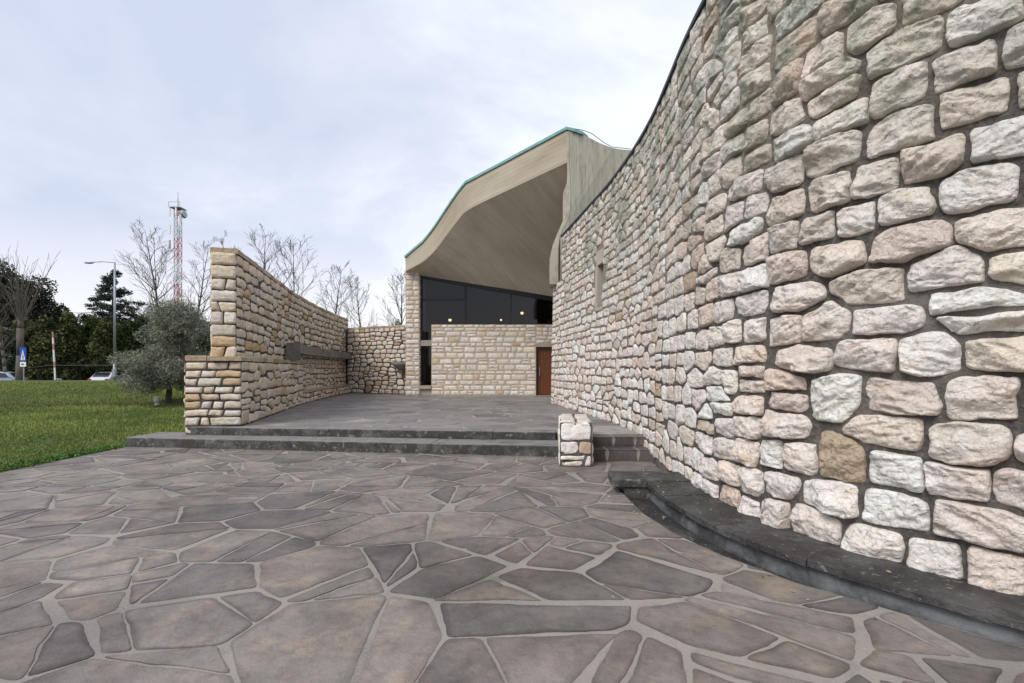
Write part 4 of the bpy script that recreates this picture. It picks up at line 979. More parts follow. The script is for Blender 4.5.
# glazing: top edge follows the soffit
def ztop(x): return 5.62 + (x + 4.06) * (4.60 - 5.62) / (1.75 + 4.06)
gy_ = FY + .28
wn_ = MB()
def fbar(m_, x0, x1, z0, z1, y0=gy_ - .05, y1=gy_ + .05): m_.box((x0, y0, z0), (x1, y1, z1))
xm1, xm2 = (465 - 512) / F * FY, (511 - 512) / F * FY
fbar(wn_, -4.06, -4.0, TZ, 5.7); fbar(wn_, xm1 - .035, xm1 + .035, 3.47, ztop(xm1)); fbar(wn_, xm2 - .02, xm2 + .02, 3.47, ztop(xm2)); fbar(wn_, -3.99, xm1 - .036, 4.57, 4.65)
fbar(wn_, -3.56, 2.6, 3.462, 3.52); fbar(wn_, -3.62, -3.565, TZ + .5, 3.46)
v = [(-4.0, gy_ - .052, ztop(-4.0) - .07), (3.5, gy_ - .052, ztop(3.5) - .07), (3.5, gy_ - .052, ztop(3.5) + .3), (-4.0, gy_ - .052, ztop(-4.0) + .3)]
wn_.add(v + [(a, gy_ + .05, c) for a, b, c in v], [(0, 1, 2, 3), (1, 0, 4, 5), (7, 6, 5, 4), (2, 1, 5, 6), (3, 2, 6, 7), (0, 3, 7, 4)])
wo = K(wn_.build('window', M['frame'], ch))
def pane(x0, x1, z0, za, zb):
    m_ = MB(); m_.add([(x0, gy_, z0), (x1, gy_, z0), (x1, gy_, zb), (x0, gy_, za)], [(0, 1, 2, 3)])
    o_ = m_.build('pane', M['glass'], wo); o_.matrix_parent_inverse.identity(); return o_
pane(-4.0, xm1 - .03, 3.50, 4.6, 4.6); pane(-4.0, xm1 - .03, 4.63, ztop(-4), ztop(xm1)); pane(xm1 + .03, xm2 - .018, 3.5, ztop(xm1), ztop(xm2)); pane(xm2 + .018, 2.9, 3.5, ztop(xm2), ztop(2.9))
pane(-4.0, -3.6, 2.78, 3.5, 3.5); pane(-4.0, -3.6, .78, 2.52, 2.52)
m = MB(); m.box((-4.075, FY + .05, 2.52), (-3.562, FY + .42, 2.77)); K(m.build('slot_lintel', M['concrete'], ch, bevel=.006))
m = MB(); m.box((-4.078, FY - .04, .62), (-3.562, FY + .40, .77)); m.box((-4.077, FY + .06, TZ - .01), (-3.562, FY + .4, .619)); K(m.build('window_sill', M['concrete'], ch, bevel=.006))
# interior box; the unlit room's darkness is put into its wall colour
M['inside'] = mat('dim_interior', (.045, .04, .036), .9)
m = MB(); m.add([(-4.4, FY + .6, 0), (6, FY + .6, 0), (6, 30.5, 0), (-4.4, 30.5, 0), (-4.4, FY + .6, 5.9), (6, FY + .6, 5.9), (6, 30.5, 5.9), (-4.4, 30.5, 5.9)], [(0, 1, 2, 3), (3, 2, 6, 7), (0, 3, 7, 4), (1, 5, 6, 2), (4, 7, 6, 5)])
K(m.build('interior', M['inside'], ch))
# canopy: points measured on the front edge, plan line A-B
Ax, Ay, Bx, By = -4.72, 21.05, 1.84, 16.0
def onAB(px, py):
    r = (px - 512) / F; t = (r * Ay - Ax) / ((Bx - Ax) - r * (By - Ay)); X = Ax + t * (Bx - Ax); Y = Ay + t * (By - Ay)
    return (X, Y, CAMZ + (HOR - py) / F * Y)
TOP = [(405.2, 257), (414, 250), (423, 242), (431, 232.5), (438, 221.7), (451, 201.4), (459, 191.3), (466, 184), (480, 175.6), (504, 161.2), (524, 150.2), (542, 140.5), (555, 134), (567.0, 128.6)]
BOT = [(405.8, 270.5), (414, 266.5), (423, 261), (431, 254.5), (438, 247), (451, 229.3), (459, 220.5), (466, 213), (480, 204), (504, 193.2), (524, 184), (542, 173.5), (555, 167.0), (567.0, 160.5)]
T3 = Path([onAB(*p)[:2] for p in TOP]); 
def dens(pts, k=6):
    P = np.array([onAB(*p) for p in pts]); Q = np.vstack([2 * P[0] - P[1], P, 2 * P[-1] - P[-2]]); o = []
    for i in range(1, len(Q) - 2):
        for t in np.linspace(0, 1, k, endpoint=False):
            a, b, c, d = Q[i - 1], Q[i], Q[i + 1], Q[i + 2]; o.append(.5 * ((2 * b) + (-a + c) * t + (2 * a - 5 * b + 4 * c - d) * t * t + (-a + 3 * b - 3 * c + d) * t ** 3))
    o.append(P[-1]); return np.array(o)
def lin_(pts, k=6):
    P = np.array([onAB(*p) for p in pts]); o = []
    for a_, b_ in zip(P[:-1], P[1:]): o += [a_ + (b_ - a_) * t for t in np.linspace(0, 1, k, endpoint=False)]
    o.append(P[-1]); return np.array(o)
TOP = [(405.2, 257), (414, 249.5), (423, 242), (431, 232.3), (438, 222.2), (451, 202.4), (459, 191.0), (466, 182.6), (480, 175.2), (504, 162.4), (524, 151.6), (542, 142.0), (555, 135.0), (567.0, 128.6)]
BOT = [(405.8, 271), (414, 267.0), (423, 261.6), (431, 254.8), (438, 246.8), (451, 229.3), (459, 219.0), (466, 211.5), (480, 203.5), (504, 192.0), (524, 182.6), (542, 174.0), (555, 168.0), (567.0, 162.5)]
tp, bt = lin_(TOP), dens(BOT); n = len(tp)
# rib (leading edge of the concrete side wall) left outline, pixels -> depth 15.95
def at(px, py, Y): return ((px - 512) / F * Y, Y, CAMZ + (HOR - py) / F * Y)
ribL = [(567, 131, 16.0), (567, 160.5, 16.0), (567.2, 172, 16.0), (566.8, 183, 15.98), (563.0, 193, 15.96), (562.8, 208, 15.94), (562.8, 221, 15.93), (557.5, 233, 15.92), (552.4, 246, 15.91), (549.6, 259, 15.9), (549.4, 272, 15.9), (549.6, 284, 15.9)]
ribR = [(569.0, 131.5, 16.0), (569.0, 160.5, 16.0), (569.6, 172, 16.0), (570.6, 185, 15.98), (570.8, 195, 15.96), (570.2, 208, 15.94), (569.2, 218, 15.93), (563.8, 227, 15.92), (560.0, 236, 15.91), (558.4, 248, 15.9), (558.2, 268, 15.9), (558.2, 284, 15.9)]
rl = np.array([at(*p) for p in ribL]); rr = np.array([at(*p) for p in ribR])
front = np.vstack([bt, rl[2:]]); nf = len(front)
# back curve on the facade plane, continuing to the right behind the curved wall
par = np.r_[np.linspace(0, 1, n), 1 + np.linspace(0, 1, len(rl))[1:] * .9]
par = np.linspace(0, 1, n) ; par = np.r_[par, 1 + np.arange(1, len(rl) - 1) / (len(rl) - 2) * .4]
bX = -4.72 + par * 12.5 
back = np.stack([bX, FY + .34 + 0 * par, np.maximum(ztop(bX), 3.6) + .02], -1)
k = 24; tt = np.linspace(0, 1, k)
sag = (np.sin(tt * np.pi))[:, None, None] * np.array([0, 0, .22])
G = front[None] * (1 - tt[:, None, None]) + back[None] * tt[:, None, None] + sag * np.clip((front[:, 2] - back[:, 2]) / 3, 0, 1)[None, :, None]
dd = np.r_[0, np.cumsum(np.linalg.norm(np.diff(front, axis=0), axis=1))]
UV = np.stack([np.broadcast_to(dd / 14, (k, nf)), np.broadcast_to(tt[:, None], (k, nf))], -1).reshape(-1, 2)
m = MB(); idx = np.arange(k * nf).reshape(k, nf); q = np.stack([idx[:-1, :-1], idx[1:, :-1], idx[1:, 1:], idx[:-1, 1:]], -1).reshape(-1, 4)
m.addq(G.reshape(-1, 3), q[:, ::-1]); can = K(m.build('canopy_soffit', M['soffit'], ch, smooth=True, uv=UV))
# fascia with thickness and the roof surface behind it
m = MB(); inn = np.array([.61, .79, 0]) * .35
V = np.concatenate([bt, tp, tp + inn + [0, 0, .02], bt + inn + [0, 0, .14]]); idx = np.arange(4 * n).reshape(4, n)
q = np.concatenate([np.stack([idx[a, :-1], idx[a, 1:], idx[b, 1:], idx[b, :-1]], -1) for a, b in ((0, 1), (1, 2), (2, 3))])
m.addq(V, q); m.f.append((0, n, 2 * n, 3 * n)); m.m.append(0)
dl = np.r_[0, np.cumsum(np.linalg.norm(np.diff(tp, axis=0), axis=1))]; fu = [7 / 105, 0, 0, 7 / 105]
fuv = np.concatenate([np.stack([np.full(n, .3 + fu[a_i]), dl / 6], -1) for a_i in range(4)])
M['fascia'] = soffit_mat(); M['fascia'].name = 'board_marked_fascia'; stain(M['fascia']); stain(M['soffit'])
rmp = [x_ for x_ in M['fascia'].node_tree.nodes if x_.type == 'VALTORGB'][0].color_ramp; rmp.elements[0].color = (.43, .38, .30, 1); rmp.elements[1].color = (.475, .42, .335, 1)
K(m.build('fascia', M['fascia'], ch, uv=fuv))
rb_ = np.stack([-4.72 + np.linspace(0, 1, n) * 10.5, np.full(n, 31.), 7.0 + np.linspace(0, 1, n) * 1.6], -1)
mid = (tp + rb_) / 2 + [0, 0, -.5]; a_ = tp + inn + [0, 0, .005]
V = np.concatenate([a_, mid, rb_]); idx = np.arange(3 * n).reshape(3, n); m = MB()
m.addq(V, np.concatenate([np.stack([idx[a, :-1], idx[a, 1:], idx[a + 1, 1:], idx[a + 1, :-1]], -1) for a in (0, 1)]))
# left flank of the building below the roof
m.add([(-4.70, FY + 1.6, 0), (-4.70, 31, 0), (-4.72, 31, 7.0), tuple(mid[0]), tuple(a_[0]), (-4.70, FY + 1.6, 5.9)], [(0, 1, 2, 3, 4, 5)])
rf = K(m.build('roof', M['concrete'], ch, smooth=False))
# green copper edge
m = MB(); o1 = np.array([-.61, -.79, 0]) * .05
TPX = np.vstack([tp, [at(575, 130.6, 16.05)], [at(583, 133.2, 16.15)]])
for i in range(len(TPX) - 1):
    a, b = TPX[i], TPX[i + 1]; V = []
    for p_ in (a, b):
        V += [tuple(p_ + o1 + [0, 0, -.045]), tuple(p_ + inn + [0, 0, -.02]), tuple(p_ + inn + [0, 0, .045]), tuple(p_ + o1 + [0, 0, .05])]
    m.add(V, [(0, 1, 5, 4), (1, 2, 6, 5), (2, 3, 7, 6), (3, 0, 4, 7), (3, 2, 1, 0), (4, 5, 6, 7)])
K(m.build('copper_edge', M['copper'], ch))
# rib
m = MB(); bo = np.array([.10, .9, 0]); j = len(rl); V = np.concatenate([rl, rr, rr + bo, rl + bo]); idx = np.arange(4 * j).reshape(4, j)
q = np.concatenate([np.stack([idx[a, :-1], idx[a, 1:], idx[b, 1:], idx[b, :-1]], -1) for a, b in ((0, 1), (1, 2), (2, 3), (3, 0))]); m.addq(V, q)
m.f.append((j - 1, 2 * j - 1, 3 * j - 1, 4 * j - 1)); m.m.append(0)
M['rib'] = mat('pale_rib_concrete', (.42, .38, .32), .85, layers=[(3, 6, .45, .66, (.26, .23, .19), .7)], bump=[(18, 6, .01, .5)])
K(m.build('rib', M['rib'], ch))
# concrete side wall rising behind the curved stone wall
side_top = [(567.2, 129.5, 16.02), (575, 131.5, 16.1), (583, 134, 16.2), (590, 138, 16.3), (598, 142.2, 16.4), (606, 145.6, 16.5), (613, 148, 16.6), (622, 149.6, 16.75), (632, 150.2, 16.9), (660, 150, 17.3), (720, 146, 18.2)]
st = np.array([at(*p) for p in side_top])
low = st.copy(); low[:, 2] = 4.4; V = np.concatenate([low, st, st + [.05, .6, 0], low + [.05, .6, 0]]); j = len(st); idx = np.arange(4 * j).reshape(4, j)
# the lower left edge follows the rib
m = MB(); vl = [tuple(p + [0.012, .012, 0]) for p in rr[:9]]
poly = [tuple(st[i]) for i in range(j)] + [(st[-1][0], st[-1][1], 4.4), (rr[8][0] + .02, rr[8][1] + .015, 4.4)] + vl[::-1]
kk = len(poly); m.add(poly + [(x + .05, y + .55, z) for x, y, z in poly], [tuple(range(kk))[::-1], tuple(range(kk, 2 * kk))] + [(i, (i + 1) % kk, kk + (i + 1) % kk, kk + i) for i in range(kk)])
M['sidec'] = mat('streaked_concrete', (.42, .395, .33), .88, layers=[(1.6, 6, .42, .66, (.31, .295, .245), .8, (3.5, 3.5, .3)), (5, 6, .54, .68, (.14, .135, .115), .6, (3, 3, .4)), (30, 5, .55, .72, (.41, .39, .33), .4)], bump=[(18, 6, .01, .5)])
K(m.build('concrete_wall', M['sidec'], ch))
# lightning wire along the roof edge
m = MB(); wpts = [at(568, 127.4, 16.1), at(584, 130.5, 16.2), at(592, 133.6, 16.3), at(603, 142.0, 16.45), at(612, 147.0, 16.6), at(631, 149, 16.9)]
m.tubes(wpts[:-1], wpts[1:], .012, .012, 6); K(m.build('lightning_wire', M['steel'], ch))
# lamps inside
for (px, py, Y, lab) in ((450, 320, 24.0, 'left of the three lit lamps behind the entrance glass, over the stone wall'), (501, 320, 26.0, 'middle of the three lit lamps behind the entrance glass, the faintest'), (522, 313, 24.5, 'right and highest of the three lit lamps behind the entrance glass')):
    X, Y_, Z = at(px, py, Y); lo = empty('pendant_lamp', (X, Y_, Z), lab, 'lamp', 'lit lamps inside the entrance')
    m = MB(); m.sphere((0, 0, 0), .075 if px != 501 else .05); m.build('bulb', M['lamp'], lo)
    m = MB(); m.tubes([(0, 0, .08)], [(0, 0, 3.2)], .008, .008, 6); m.build('cord', M['black'], lo)
    m = MB(); lathe(m, [(.03, .14), (.10, .09), (.12, .04)], (0, 0, 0), 14); m.build('shade', M['black'], lo)

# ------------------------------------------------------------------ TREES
def branches(seed, h, wide=.26, nl=26, r0=.16, fine=.011, clear=.22, lead=1):
    """winter tree: leader(s) with ascending limbs, boughs and twigs"""
    rnd = random.Random(seed); A, B, ra, rb = [], [], [], []
    def shoot(p, d, L, r, n, jit, up, taper=.8):
        out_ = []; 
        for i in range(n):
            d = (d + Vector((rnd.gauss(0, jit), rnd.gauss(0, jit), rnd.gauss(0, jit * .5) + up))).normalized(); q = p + d * (L / n)
            r1 = max(r * (1 - taper * (i + 1) / n), fine * .8); rr_ = max(r * (1 - taper * i / n), fine * .8)
            A.append(p[:]); B.append(q[:]); ra.append(rr_); rb.append(r1); p = q; out_.append((p.copy(), d.copy(), r1))
        return out_
    def side(d, ang, az):
        ax = Vector((math.cos(az), math.sin(az), 0)); ax = (ax - d * ax.dot(d)).normalized(); return (d * math.cos(ang) + ax * math.sin(ang)).normalized()
    for l_ in range(lead):
        dl_ = Vector((0, 0, 1)) if lead == 1 else Vector((math.cos(l_ * 2.6 + seed) * .16, math.sin(l_ * 2.6 + seed) * .16, 1)).normalized()
        T = shoot(Vector((0, 0, 0)), dl_, h * (1 if l_ == 0 else .9), r0 * (1 if l_ == 0 else .75), 16, .035, .02, .93)
        az = rnd.uniform(0, 6.28)
        for k in range(nl):
            t = clear + (1 - clear) * (k + rnd.random()) / nl * .96; p, d, r = T[min(15, int(t * 16))]; az += 2.4 + rnd.uniform(-.4, .4)
            prof_ = math.sin(min(1, (t - clear) / (1 - clear) * .82 + .22) * math.pi) ** .7
            Lm = h * wide * prof_ * rnd.uniform(.75, 1.25) * 1.25 + h * .05
            S1_ = shoot(p, side(d, rnd.uniform(.6, .95), az), Lm, max(r * .55, fine * 1.6), 7, .09, .07)
            for j in range(2, 7):
                for _ in range(2):
                    if rnd.random() < .15: continue
                    p2, d2, r2 = S1_[j]; S2_ = shoot(p2, side(d2, rnd.uniform(.4, .8), rnd.uniform(0, 6.28)), Lm * rnd.uniform(.25, .5) * (1.1 - j * .08), max(r2 * .6, fine), 4, .12, .08)
                    for jj in (1, 2, 3):
                        if rnd.random() < .8: p3, d3, r3 = S2_[jj]; shoot(p3, side(d3, rnd.uniform(.4, .8), rnd.uniform(0, 6.28)), Lm * rnd.uniform(.12, .24), fine * .8, 2, .12, .08)
    return np.array(A), np.array(B), np.array(ra), np.array(rb)
def bare_tree(name, seed, loc, h, label, group, wide=.26, r0=.16, lead=1, nl=24, fine=.011, clear=.22):
    root = empty(name, loc, label, 'tree', group)
    A, B, ra, rb = branches(seed, h, wide, nl, r0, fine, clear, lead); k_ = h / B[:, 2].max(); A *= k_; B *= k_
    big = ra > r0 * .40
    m = MB(); m.tubes(A[big], B[big], ra[big], rb[big], 8); m.build('trunk', M['bark'], root, smooth=True)
    m = MB(); m.tubes(A[~big], B[~big], ra[~big], rb[~big], 4); m.build('crown', M['twig'], root)
    return root
GB = 'leafless winter trees beyond the walls and bank'
def gpos(px, Y): 
    x = (px - 512) / F * Y; return (x, Y, float(terr(x, Y)) - .05)
def hgt(py, Y, z0=0): return CAMZ + (HOR - py) / F * Y - z0
bare_tree('bare_tree', 3, gpos(160, 44), hgt(216, 44), 'tall leafless tree just left of the red and white mast', GB, wide=.125, r0=.20, lead=2, nl=20)
bare_tree('bare_tree', 8, gpos(188, 42), hgt(227, 42), 'leafless tree just right of the red and white mast', GB, wide=.12, r0=.17, nl=24)
bare_tree('bare_tree', 15, gpos(241, 48), hgt(230, 48), 'leafless tree whose tip shows above the near end of the long wall', GB, wide=.07, r0=.15, nl=20)
bare_tree('bare_tree', 22, gpos(285, 42), hgt(223, 42), 'largest leafless tree standing behind the middle of the long wall', GB, wide=.15, r0=.21, lead=2, nl=20)
bare_tree('bare_tree', 31, gpos(327, 46), hgt(256, 46), 'leafless tree behind the far half of the long wall, second left of the corner', GB, wide=.155, r0=.16)
bare_tree('bare_tree', 44, gpos(362, 50), hgt(271, 50), 'leafless tree right behind the corner of the two rubble walls', GB, wide=.14, r0=.15)
bare_tree('bare_tree', 51, gpos(398, 44), hgt(264, 44), 'leafless tree behind the stone pier, cut off by the canopy edge', GB, wide=.16, r0=.15)
bare_tree('bare_tree', 65, gpos(6, 40), hgt(243, 40), 'leafless tree at the left picture edge in front of the dark evergreens', GB, wide=.18, r0=.15)
# pollarded tree: thick trunk, long upright shoots
pt = empty('pollarded_tree', gpos(19, 34), 'pollarded tree with a thick trunk and long bare shoots beside the blue sign', 'tree')
rnd = random.Random(9); A, B, ra, rb = [], [], [], []
th_ = hgt(322, 34, .0)
m = MB(); m.tubes([(0, 0, 0), (.05, 0, th_ * .5), (.1, 0, th_ * .9)], [(.05, 0, th_ * .5), (.1, 0, th_ * .9), (.05, .05, th_ * 1.03)], [.24, .18, .20], [.18, .20, .12], 10); m.build('trunk', M['bark'], pt, smooth=True)
for i in range(34):
    an = rnd.uniform(0, 6.283); ti = rnd.uniform(.03, .5); d = Vector((math.cos(an) * ti, math.sin(an) * ti, 1)).normalized(); p = Vector((.1, 0, th_ * .95)); L = rnd.uniform(2.2, 5.6); r = .036
    for k_ in range(6):
        d = (d + Vector((rnd.gauss(0, .05), rnd.gauss(0, .05), .05))).normalized(); q = p + d * L / 6; A.append(p[:]); B.append(q[:]); ra.append(r); rb.append(r * .8); r *= .8; p = q
        if rnd.random() < .5:
            e2 = (d + Vector((rnd.gauss(0, .5), rnd.gauss(0, .5), .2))).normalized(); A.append(p[:]); B.append((p + e2 * rnd.uniform(.4, 1.2))[:]); ra.append(.014); rb.append(.006)
m = MB(); m.tubes(A, B, np.array(ra), np.array(rb), 4); m.build('crown', mat('pale_shoots', (.15, .13, .11), .9), pt)

def leafcloud(lobes, n, size, tone, seed, shell=.55, asp=.35, droop=0, layer=0):
    rg = np.random.default_rng(seed); lobes = np.array(lobes, float); vol = (lobes[:, 3] * lobes[:, 4] * lobes[:, 5]) ** .8; pick = rg.choice(len(lobes), n, p=vol / vol.sum())
    d = rg.normal(0, 1, (n, 3)); d /= np.linalg.norm(d, axis=1, keepdims=True); r = 1 - shell * rg.random(n) ** 1.6
    nz = fbm(d * 2.6 + pick[:, None] * 3.1, 3, seed); r = r * (1 + .32 * nz)
    c = lobes[pick, :3] + d * r[:, None] * lobes[pick, 3:6]
    cl = fbm(c * 1.9 / max(size * 6, .5), 3, seed + 3); keep = cl > -.28; c = c[keep]; pick = pick[keep]; cl = cl[keep]; d = d[keep]
    m = len(c); u = rg.normal(0, 1, (m, 3)) + d * .3; u[:, 2] -= droop; u /= np.linalg.norm(u, axis=1, keepdims=True); w_ = np.cross(u, rg.normal(0, 1, (m, 3))); w_ /= np.linalg.norm(w_, axis=1, keepdims=True)
    s = size * rg.uniform(.6, 1.4, (m, 1)); lo, hi = np.array(tone[0]), np.array(tone[1]); t = np.clip(.5 + cl * .9 + rg.normal(0, .22, m), 0, 1)[:, None]
    return c, u * s, w_ * s * asp, lo * (1 - t) + hi * t
def ltree(name, loc, lobes, n, size, tone, seed, label, cat='tree', group=None, trunk=None, **kw):
    root = empty(name, loc, label, cat, group); c, u, w_, col = leafcloud(lobes, n, size, tone, seed, **kw)
    m = MB(); m.quads(c, u, w_, 0, col); m.build('crown', M['leaf'], root)
    if trunk:
        m = MB(); P0, P1, r0, r1 = trunk; m.tubes(P0, P1, r0, r1, 8); m.build('trunk', M['bark'], root, smooth=True)
    return root
# olive tree on the lawn
rnd = random.Random(4); lob = []
for i in range(34):
    a = rnd.uniform(0, 6.283); rr_ = rnd.random() ** .55 * 1.5; z = rnd.uniform(1.0, 4.15); f = 1 - max(0, (z - 3.0) / 1.7) ** 1.5 * .85
    lob.append((math.cos(a) * rr_ * f, math.sin(a) * rr_ * f, z, rnd.uniform(.45, .75), rnd.uniform(.45, .75), rnd.uniform(.4, .65)))
ox, oy, oz = gpos(168, 20.3)
P0 = [(0, 0, 0), (.04, 0, .5), (.06, .02, .95), (.06, .02, .95), (.06, .02, .95)]; P1 = [(.04, 0, .5), (.06, .02, .95), (.6, .1, 2.3), (-.5, .2, 2.4), (.1, -.3, 2.8)]
ltree('olive_tree', (ox, oy, oz), lob, 85000, .055, ((.10, .11, .072), (.28, .29, .225)), 5, 'grey-green olive tree with a short trunk on the lawn beside the wall end', trunk=(P0, P1, [.14, .11, .08, .07, .06], [.11, .10, .03, .03, .02]), asp=.22, droop=.2, shell=.7)
# evergreen belt behind the car park
GE = 'dark evergreen trees and shrubs behind the car park'
def conifer(px, Y, top, wpx, seed, label, tone, n=16000, cat='tree', name='evergreen_tree'):
    x, y, z = gpos(px, Y); h = hgt(top, Y, z); w_ = wpx / F * Y / 2; rnd = random.Random(seed); lob = []
    for i in range(16):
        zz = h * (.08 + .84 * (i + .5) / 16); f = (1 - (zz / h) ** 2.2) ** .5 * .85 + .12; a = rnd.uniform(0, 6.283)
        lob.append((math.cos(a) * w_ * .35 * f, math.sin(a) * w_ * .35 * f, zz, w_ * f * .75, w_ * f * .75, h * .12))
    return ltree(name, (x, y, z), lob, n, .15, tone, seed, label, cat, GE, trunk=([(0, 0, 0)], [(0, 0, h * .6)], [.18], [.08]), shell=.45, asp=.5)
DG = ((.018, .030, .012), (.060, .078, .030)); OG = ((.030, .040, .015), (.105, .115, .040)); DK = ((.018, .021, .015), (.055, .058, .040)); GR = ((.026, .042, .015), (.090, .12, .038))
conifer(6, 56, 262, 62, 1, 'tallest dark evergreen crown at the left picture edge', DK, 30000)
conifer(36, 58, 278, 60, 2, 'rounded dark evergreen crown right of the tallest one', DK, 30000)
conifer(58, 60, 306, 36, 3, 'small dark evergreen sloping down behind the raised barrier pole', DK, 16000)
conifer(-18, 52, 270, 60, 14, 'dark evergreen cut by the left picture edge', DK, 20000)
conifer(22, 48, 318, 40, 4, 'olive-green shrub mass behind the pollarded trunk', OG)
conifer(50, 47, 316, 34, 5, 'olive-green shrub mass between pollarded trunk and barrier pole', OG)
conifer(72, 48, 312, 32, 6, 'olive-green cypress just right of the raised barrier pole', OG)
conifer(90, 50, 316, 32, 7, 'olive-green cypress left of the street lamp', GR)
conifer(104, 47, 318, 28, 8, 'olive-green cypress close behind the street lamp, left side', OG)
conifer(124, 49, 320, 34, 9, 'green cypress just right of the street lamp', GR)
conifer(146, 50, 316, 40, 10, 'dark green evergreen behind the left half of the olive tree', DG)
conifer(176, 52, 312, 44, 11, 'dark green evergreen behind the right half of the olive tree', DG)
conifer(4, 46, 328, 40, 12, 'grey-green shrub at the left picture edge under the tall trees', ((.05, .06, .04), (.12, .13, .095)))
conifer(205, 50, 318, 40, 13, 'dark evergreen hidden mostly behind the wall end', DG, 6000)
conifer(397, 70, 319, 13, 16, 'small pointed evergreen peeping over the back wall by the pier', GR, 2500)
# cedar: drooping layered limbs
cx_, cy_, cz_ = gpos(110, 62); hc = hgt(272, 62, cz_); rnd = random.Random(12); lob = []; P0 = [(0, 0, 0)]; P1 = [(.5, 0, hc * .97)]; r0_ = [.35]; r1_ = [.05]
for i in range(44):
    zf = .35 + .64 * (i / 43); L = (1 - zf) ** .8 * 8.5 * rnd.uniform(.6, 1.15) + .25; a = rnd.uniform(0, 6.283) if i % 3 else rnd.choice([0.1, 3.1]); z = hc * zf
    for s_ in (.3, .6, .92): lob.append((math.cos(a) * L * s_ + .5 * zf, math.sin(a) * L * s_, z + rnd.uniform(-.3, .3) - .16 * L * s_, .35 + .10 * L * rnd.uniform(.6, 1.4), .35 + .10 * L, rnd.uniform(.2, .5)))
    P0.append((.5 * zf, 0, z)); P1.append((math.cos(a) * L * .9, math.sin(a) * L * .9, z - .05 * L)); r0_.append(.07); r1_.append(.02)
ltree('cedar_tree', (cx_, cy_, cz_), lob, 22000, .15, ((.020, .030, .024), (.055, .072, .052)), 6, 'pointed dark cedar with layered limbs right behind the street lamp', group=None, trunk=(P0, P1, r0_, r1_), shell=.9, asp=.35)
cx_, cy_, cz_ = gpos(140, 66)
ltree('cedar_tree', (cx_, cy_, cz_), [(x * .9, y, z * .82 + 0, a * 1.3, b * 1.2, c * 1.6) for x, y, z, a, b, c in [(-4, 0, 9.2, 2.2, 2, .5), (-1, 1, 10.2, 2.6, 2, .6), (2, 0, 10.6, 2.4, 2, .5), (4, 0, 9.4, 2.4, 2, .7), (0, 0, 7.6, 5, 3, 1.6), (1, 0, 5.5, 5.5, 3, 2)]], 9000, .15, ((.012, .02, .014), (.04, .052, .034)), 7,
      'broad flat-topped cedar between the pointed cedar and the olive tree', trunk=([(0, 0, 0)], [(0, 0, 9)], [.3], [.1]), shell=.7)

# ------------------------------------------------------------------ STREET FURNITURE
x, y, z = gpos(114.7, 31.0)
sl = empty('street_lamp', (x, y, z), 'tall grey street lamp with a single arm pointing left', 'street lamp')
H_ = hgt(262, 31, z)
m = MB(); m.tubes([(0, 0, 0), (0, 0, 1.2)], [(0, 0, 1.2), (0, 0, H_)], [.10, .075], [.08, .05], 12); m.build('pole', M['steel'], sl, smooth=True)
m = MB(); m.tubes([(0, 0, H_ - .03), (-.8, 0, H_ + .03), (-1.3, 0, H_ + .0)], [(-.8, 0, H_ + .03), (-1.3, 0, H_), (-1.45, 0, H_ - .02)], .035, .03, 8); m.build('arm', M['steel'], sl)
m = MB(); m.sphere((-1.65, 0, H_ - .05), .5, sc_=(.62, .26, .13)); m.build('lamp_head', M['steel'], sl, smooth=True)
m = MB(); m.box((-.09, -.11, .3), (.09, -.06, .8)); m.build('hatch', M['steel'], sl)
# pedestrian crossing sign
x, y, z = gpos(23.8, 30.0)
rs = empty('crossing_sign', (x, y, z), 'small blue pedestrian crossing sign on a grey post on the bank', 'road sign')
zt = hgt(347.5, 30, z)
m = MB(); m.tubes([(0, 0, 0)], [(0, 0, zt)], .028, .028, 8); m.build('post', M['steel'], rs)
sg = MB(); sg.box((-.19, -.06, zt - .86), (.19, -.035, zt)); so_ = sg.build('sign_panel', M['blue'], rs)
m = MB(); m.add([(-.15, -.063, zt - .78), (.15, -.063, zt - .78), (0, -.063, zt - .12)], [(0, 1, 2)]); m.build('triangle', M['white'], so_)
m = MB(); m.add([(-.02, -.066, zt - .55), (.045, -.066, zt - .55), (.02, -.066, zt - .40), (.0, -.066, zt - .40)], [(0, 1, 2, 3)])
m.sphere((.01, -.066, zt - .355), .028, sc_=(1, .1, 1)); m.add([(-.02, -.066, zt - .55), (.01, -.066, zt - .55), (-.03, -.066, zt - .72), (-.06, -.066, zt - .72)], [(0, 1, 2, 3)])
m.add([(.01, -.066, zt - .55), (.045, -.066, zt - .55), (.08, -.066, zt - .72), (.05, -.066, zt - .72)], [(0, 1, 2, 3)])
for i in range(4): m.add([(-.12 + i * .065, -.0655, zt - .765), (-.085 + i * .065, -.0655, zt - .765), (-.085 + i * .065, -.0655, zt - .74), (-.12 + i * .065, -.0655, zt - .74)], [(0, 1, 2, 3)])
m.build('walking_figure', M['black'], so_)
m = MB(); m.box((-.18, -.06, zt - 1.19), (.18, -.035, zt - .90)); pl_ = m.build('lower_plate', M['white'], rs)
m = MB(); m.box((-.09, -.064, zt - 1.08), (.06, -.061, zt - 1.0)); m.build('plate_mark', M['black'], pl_)
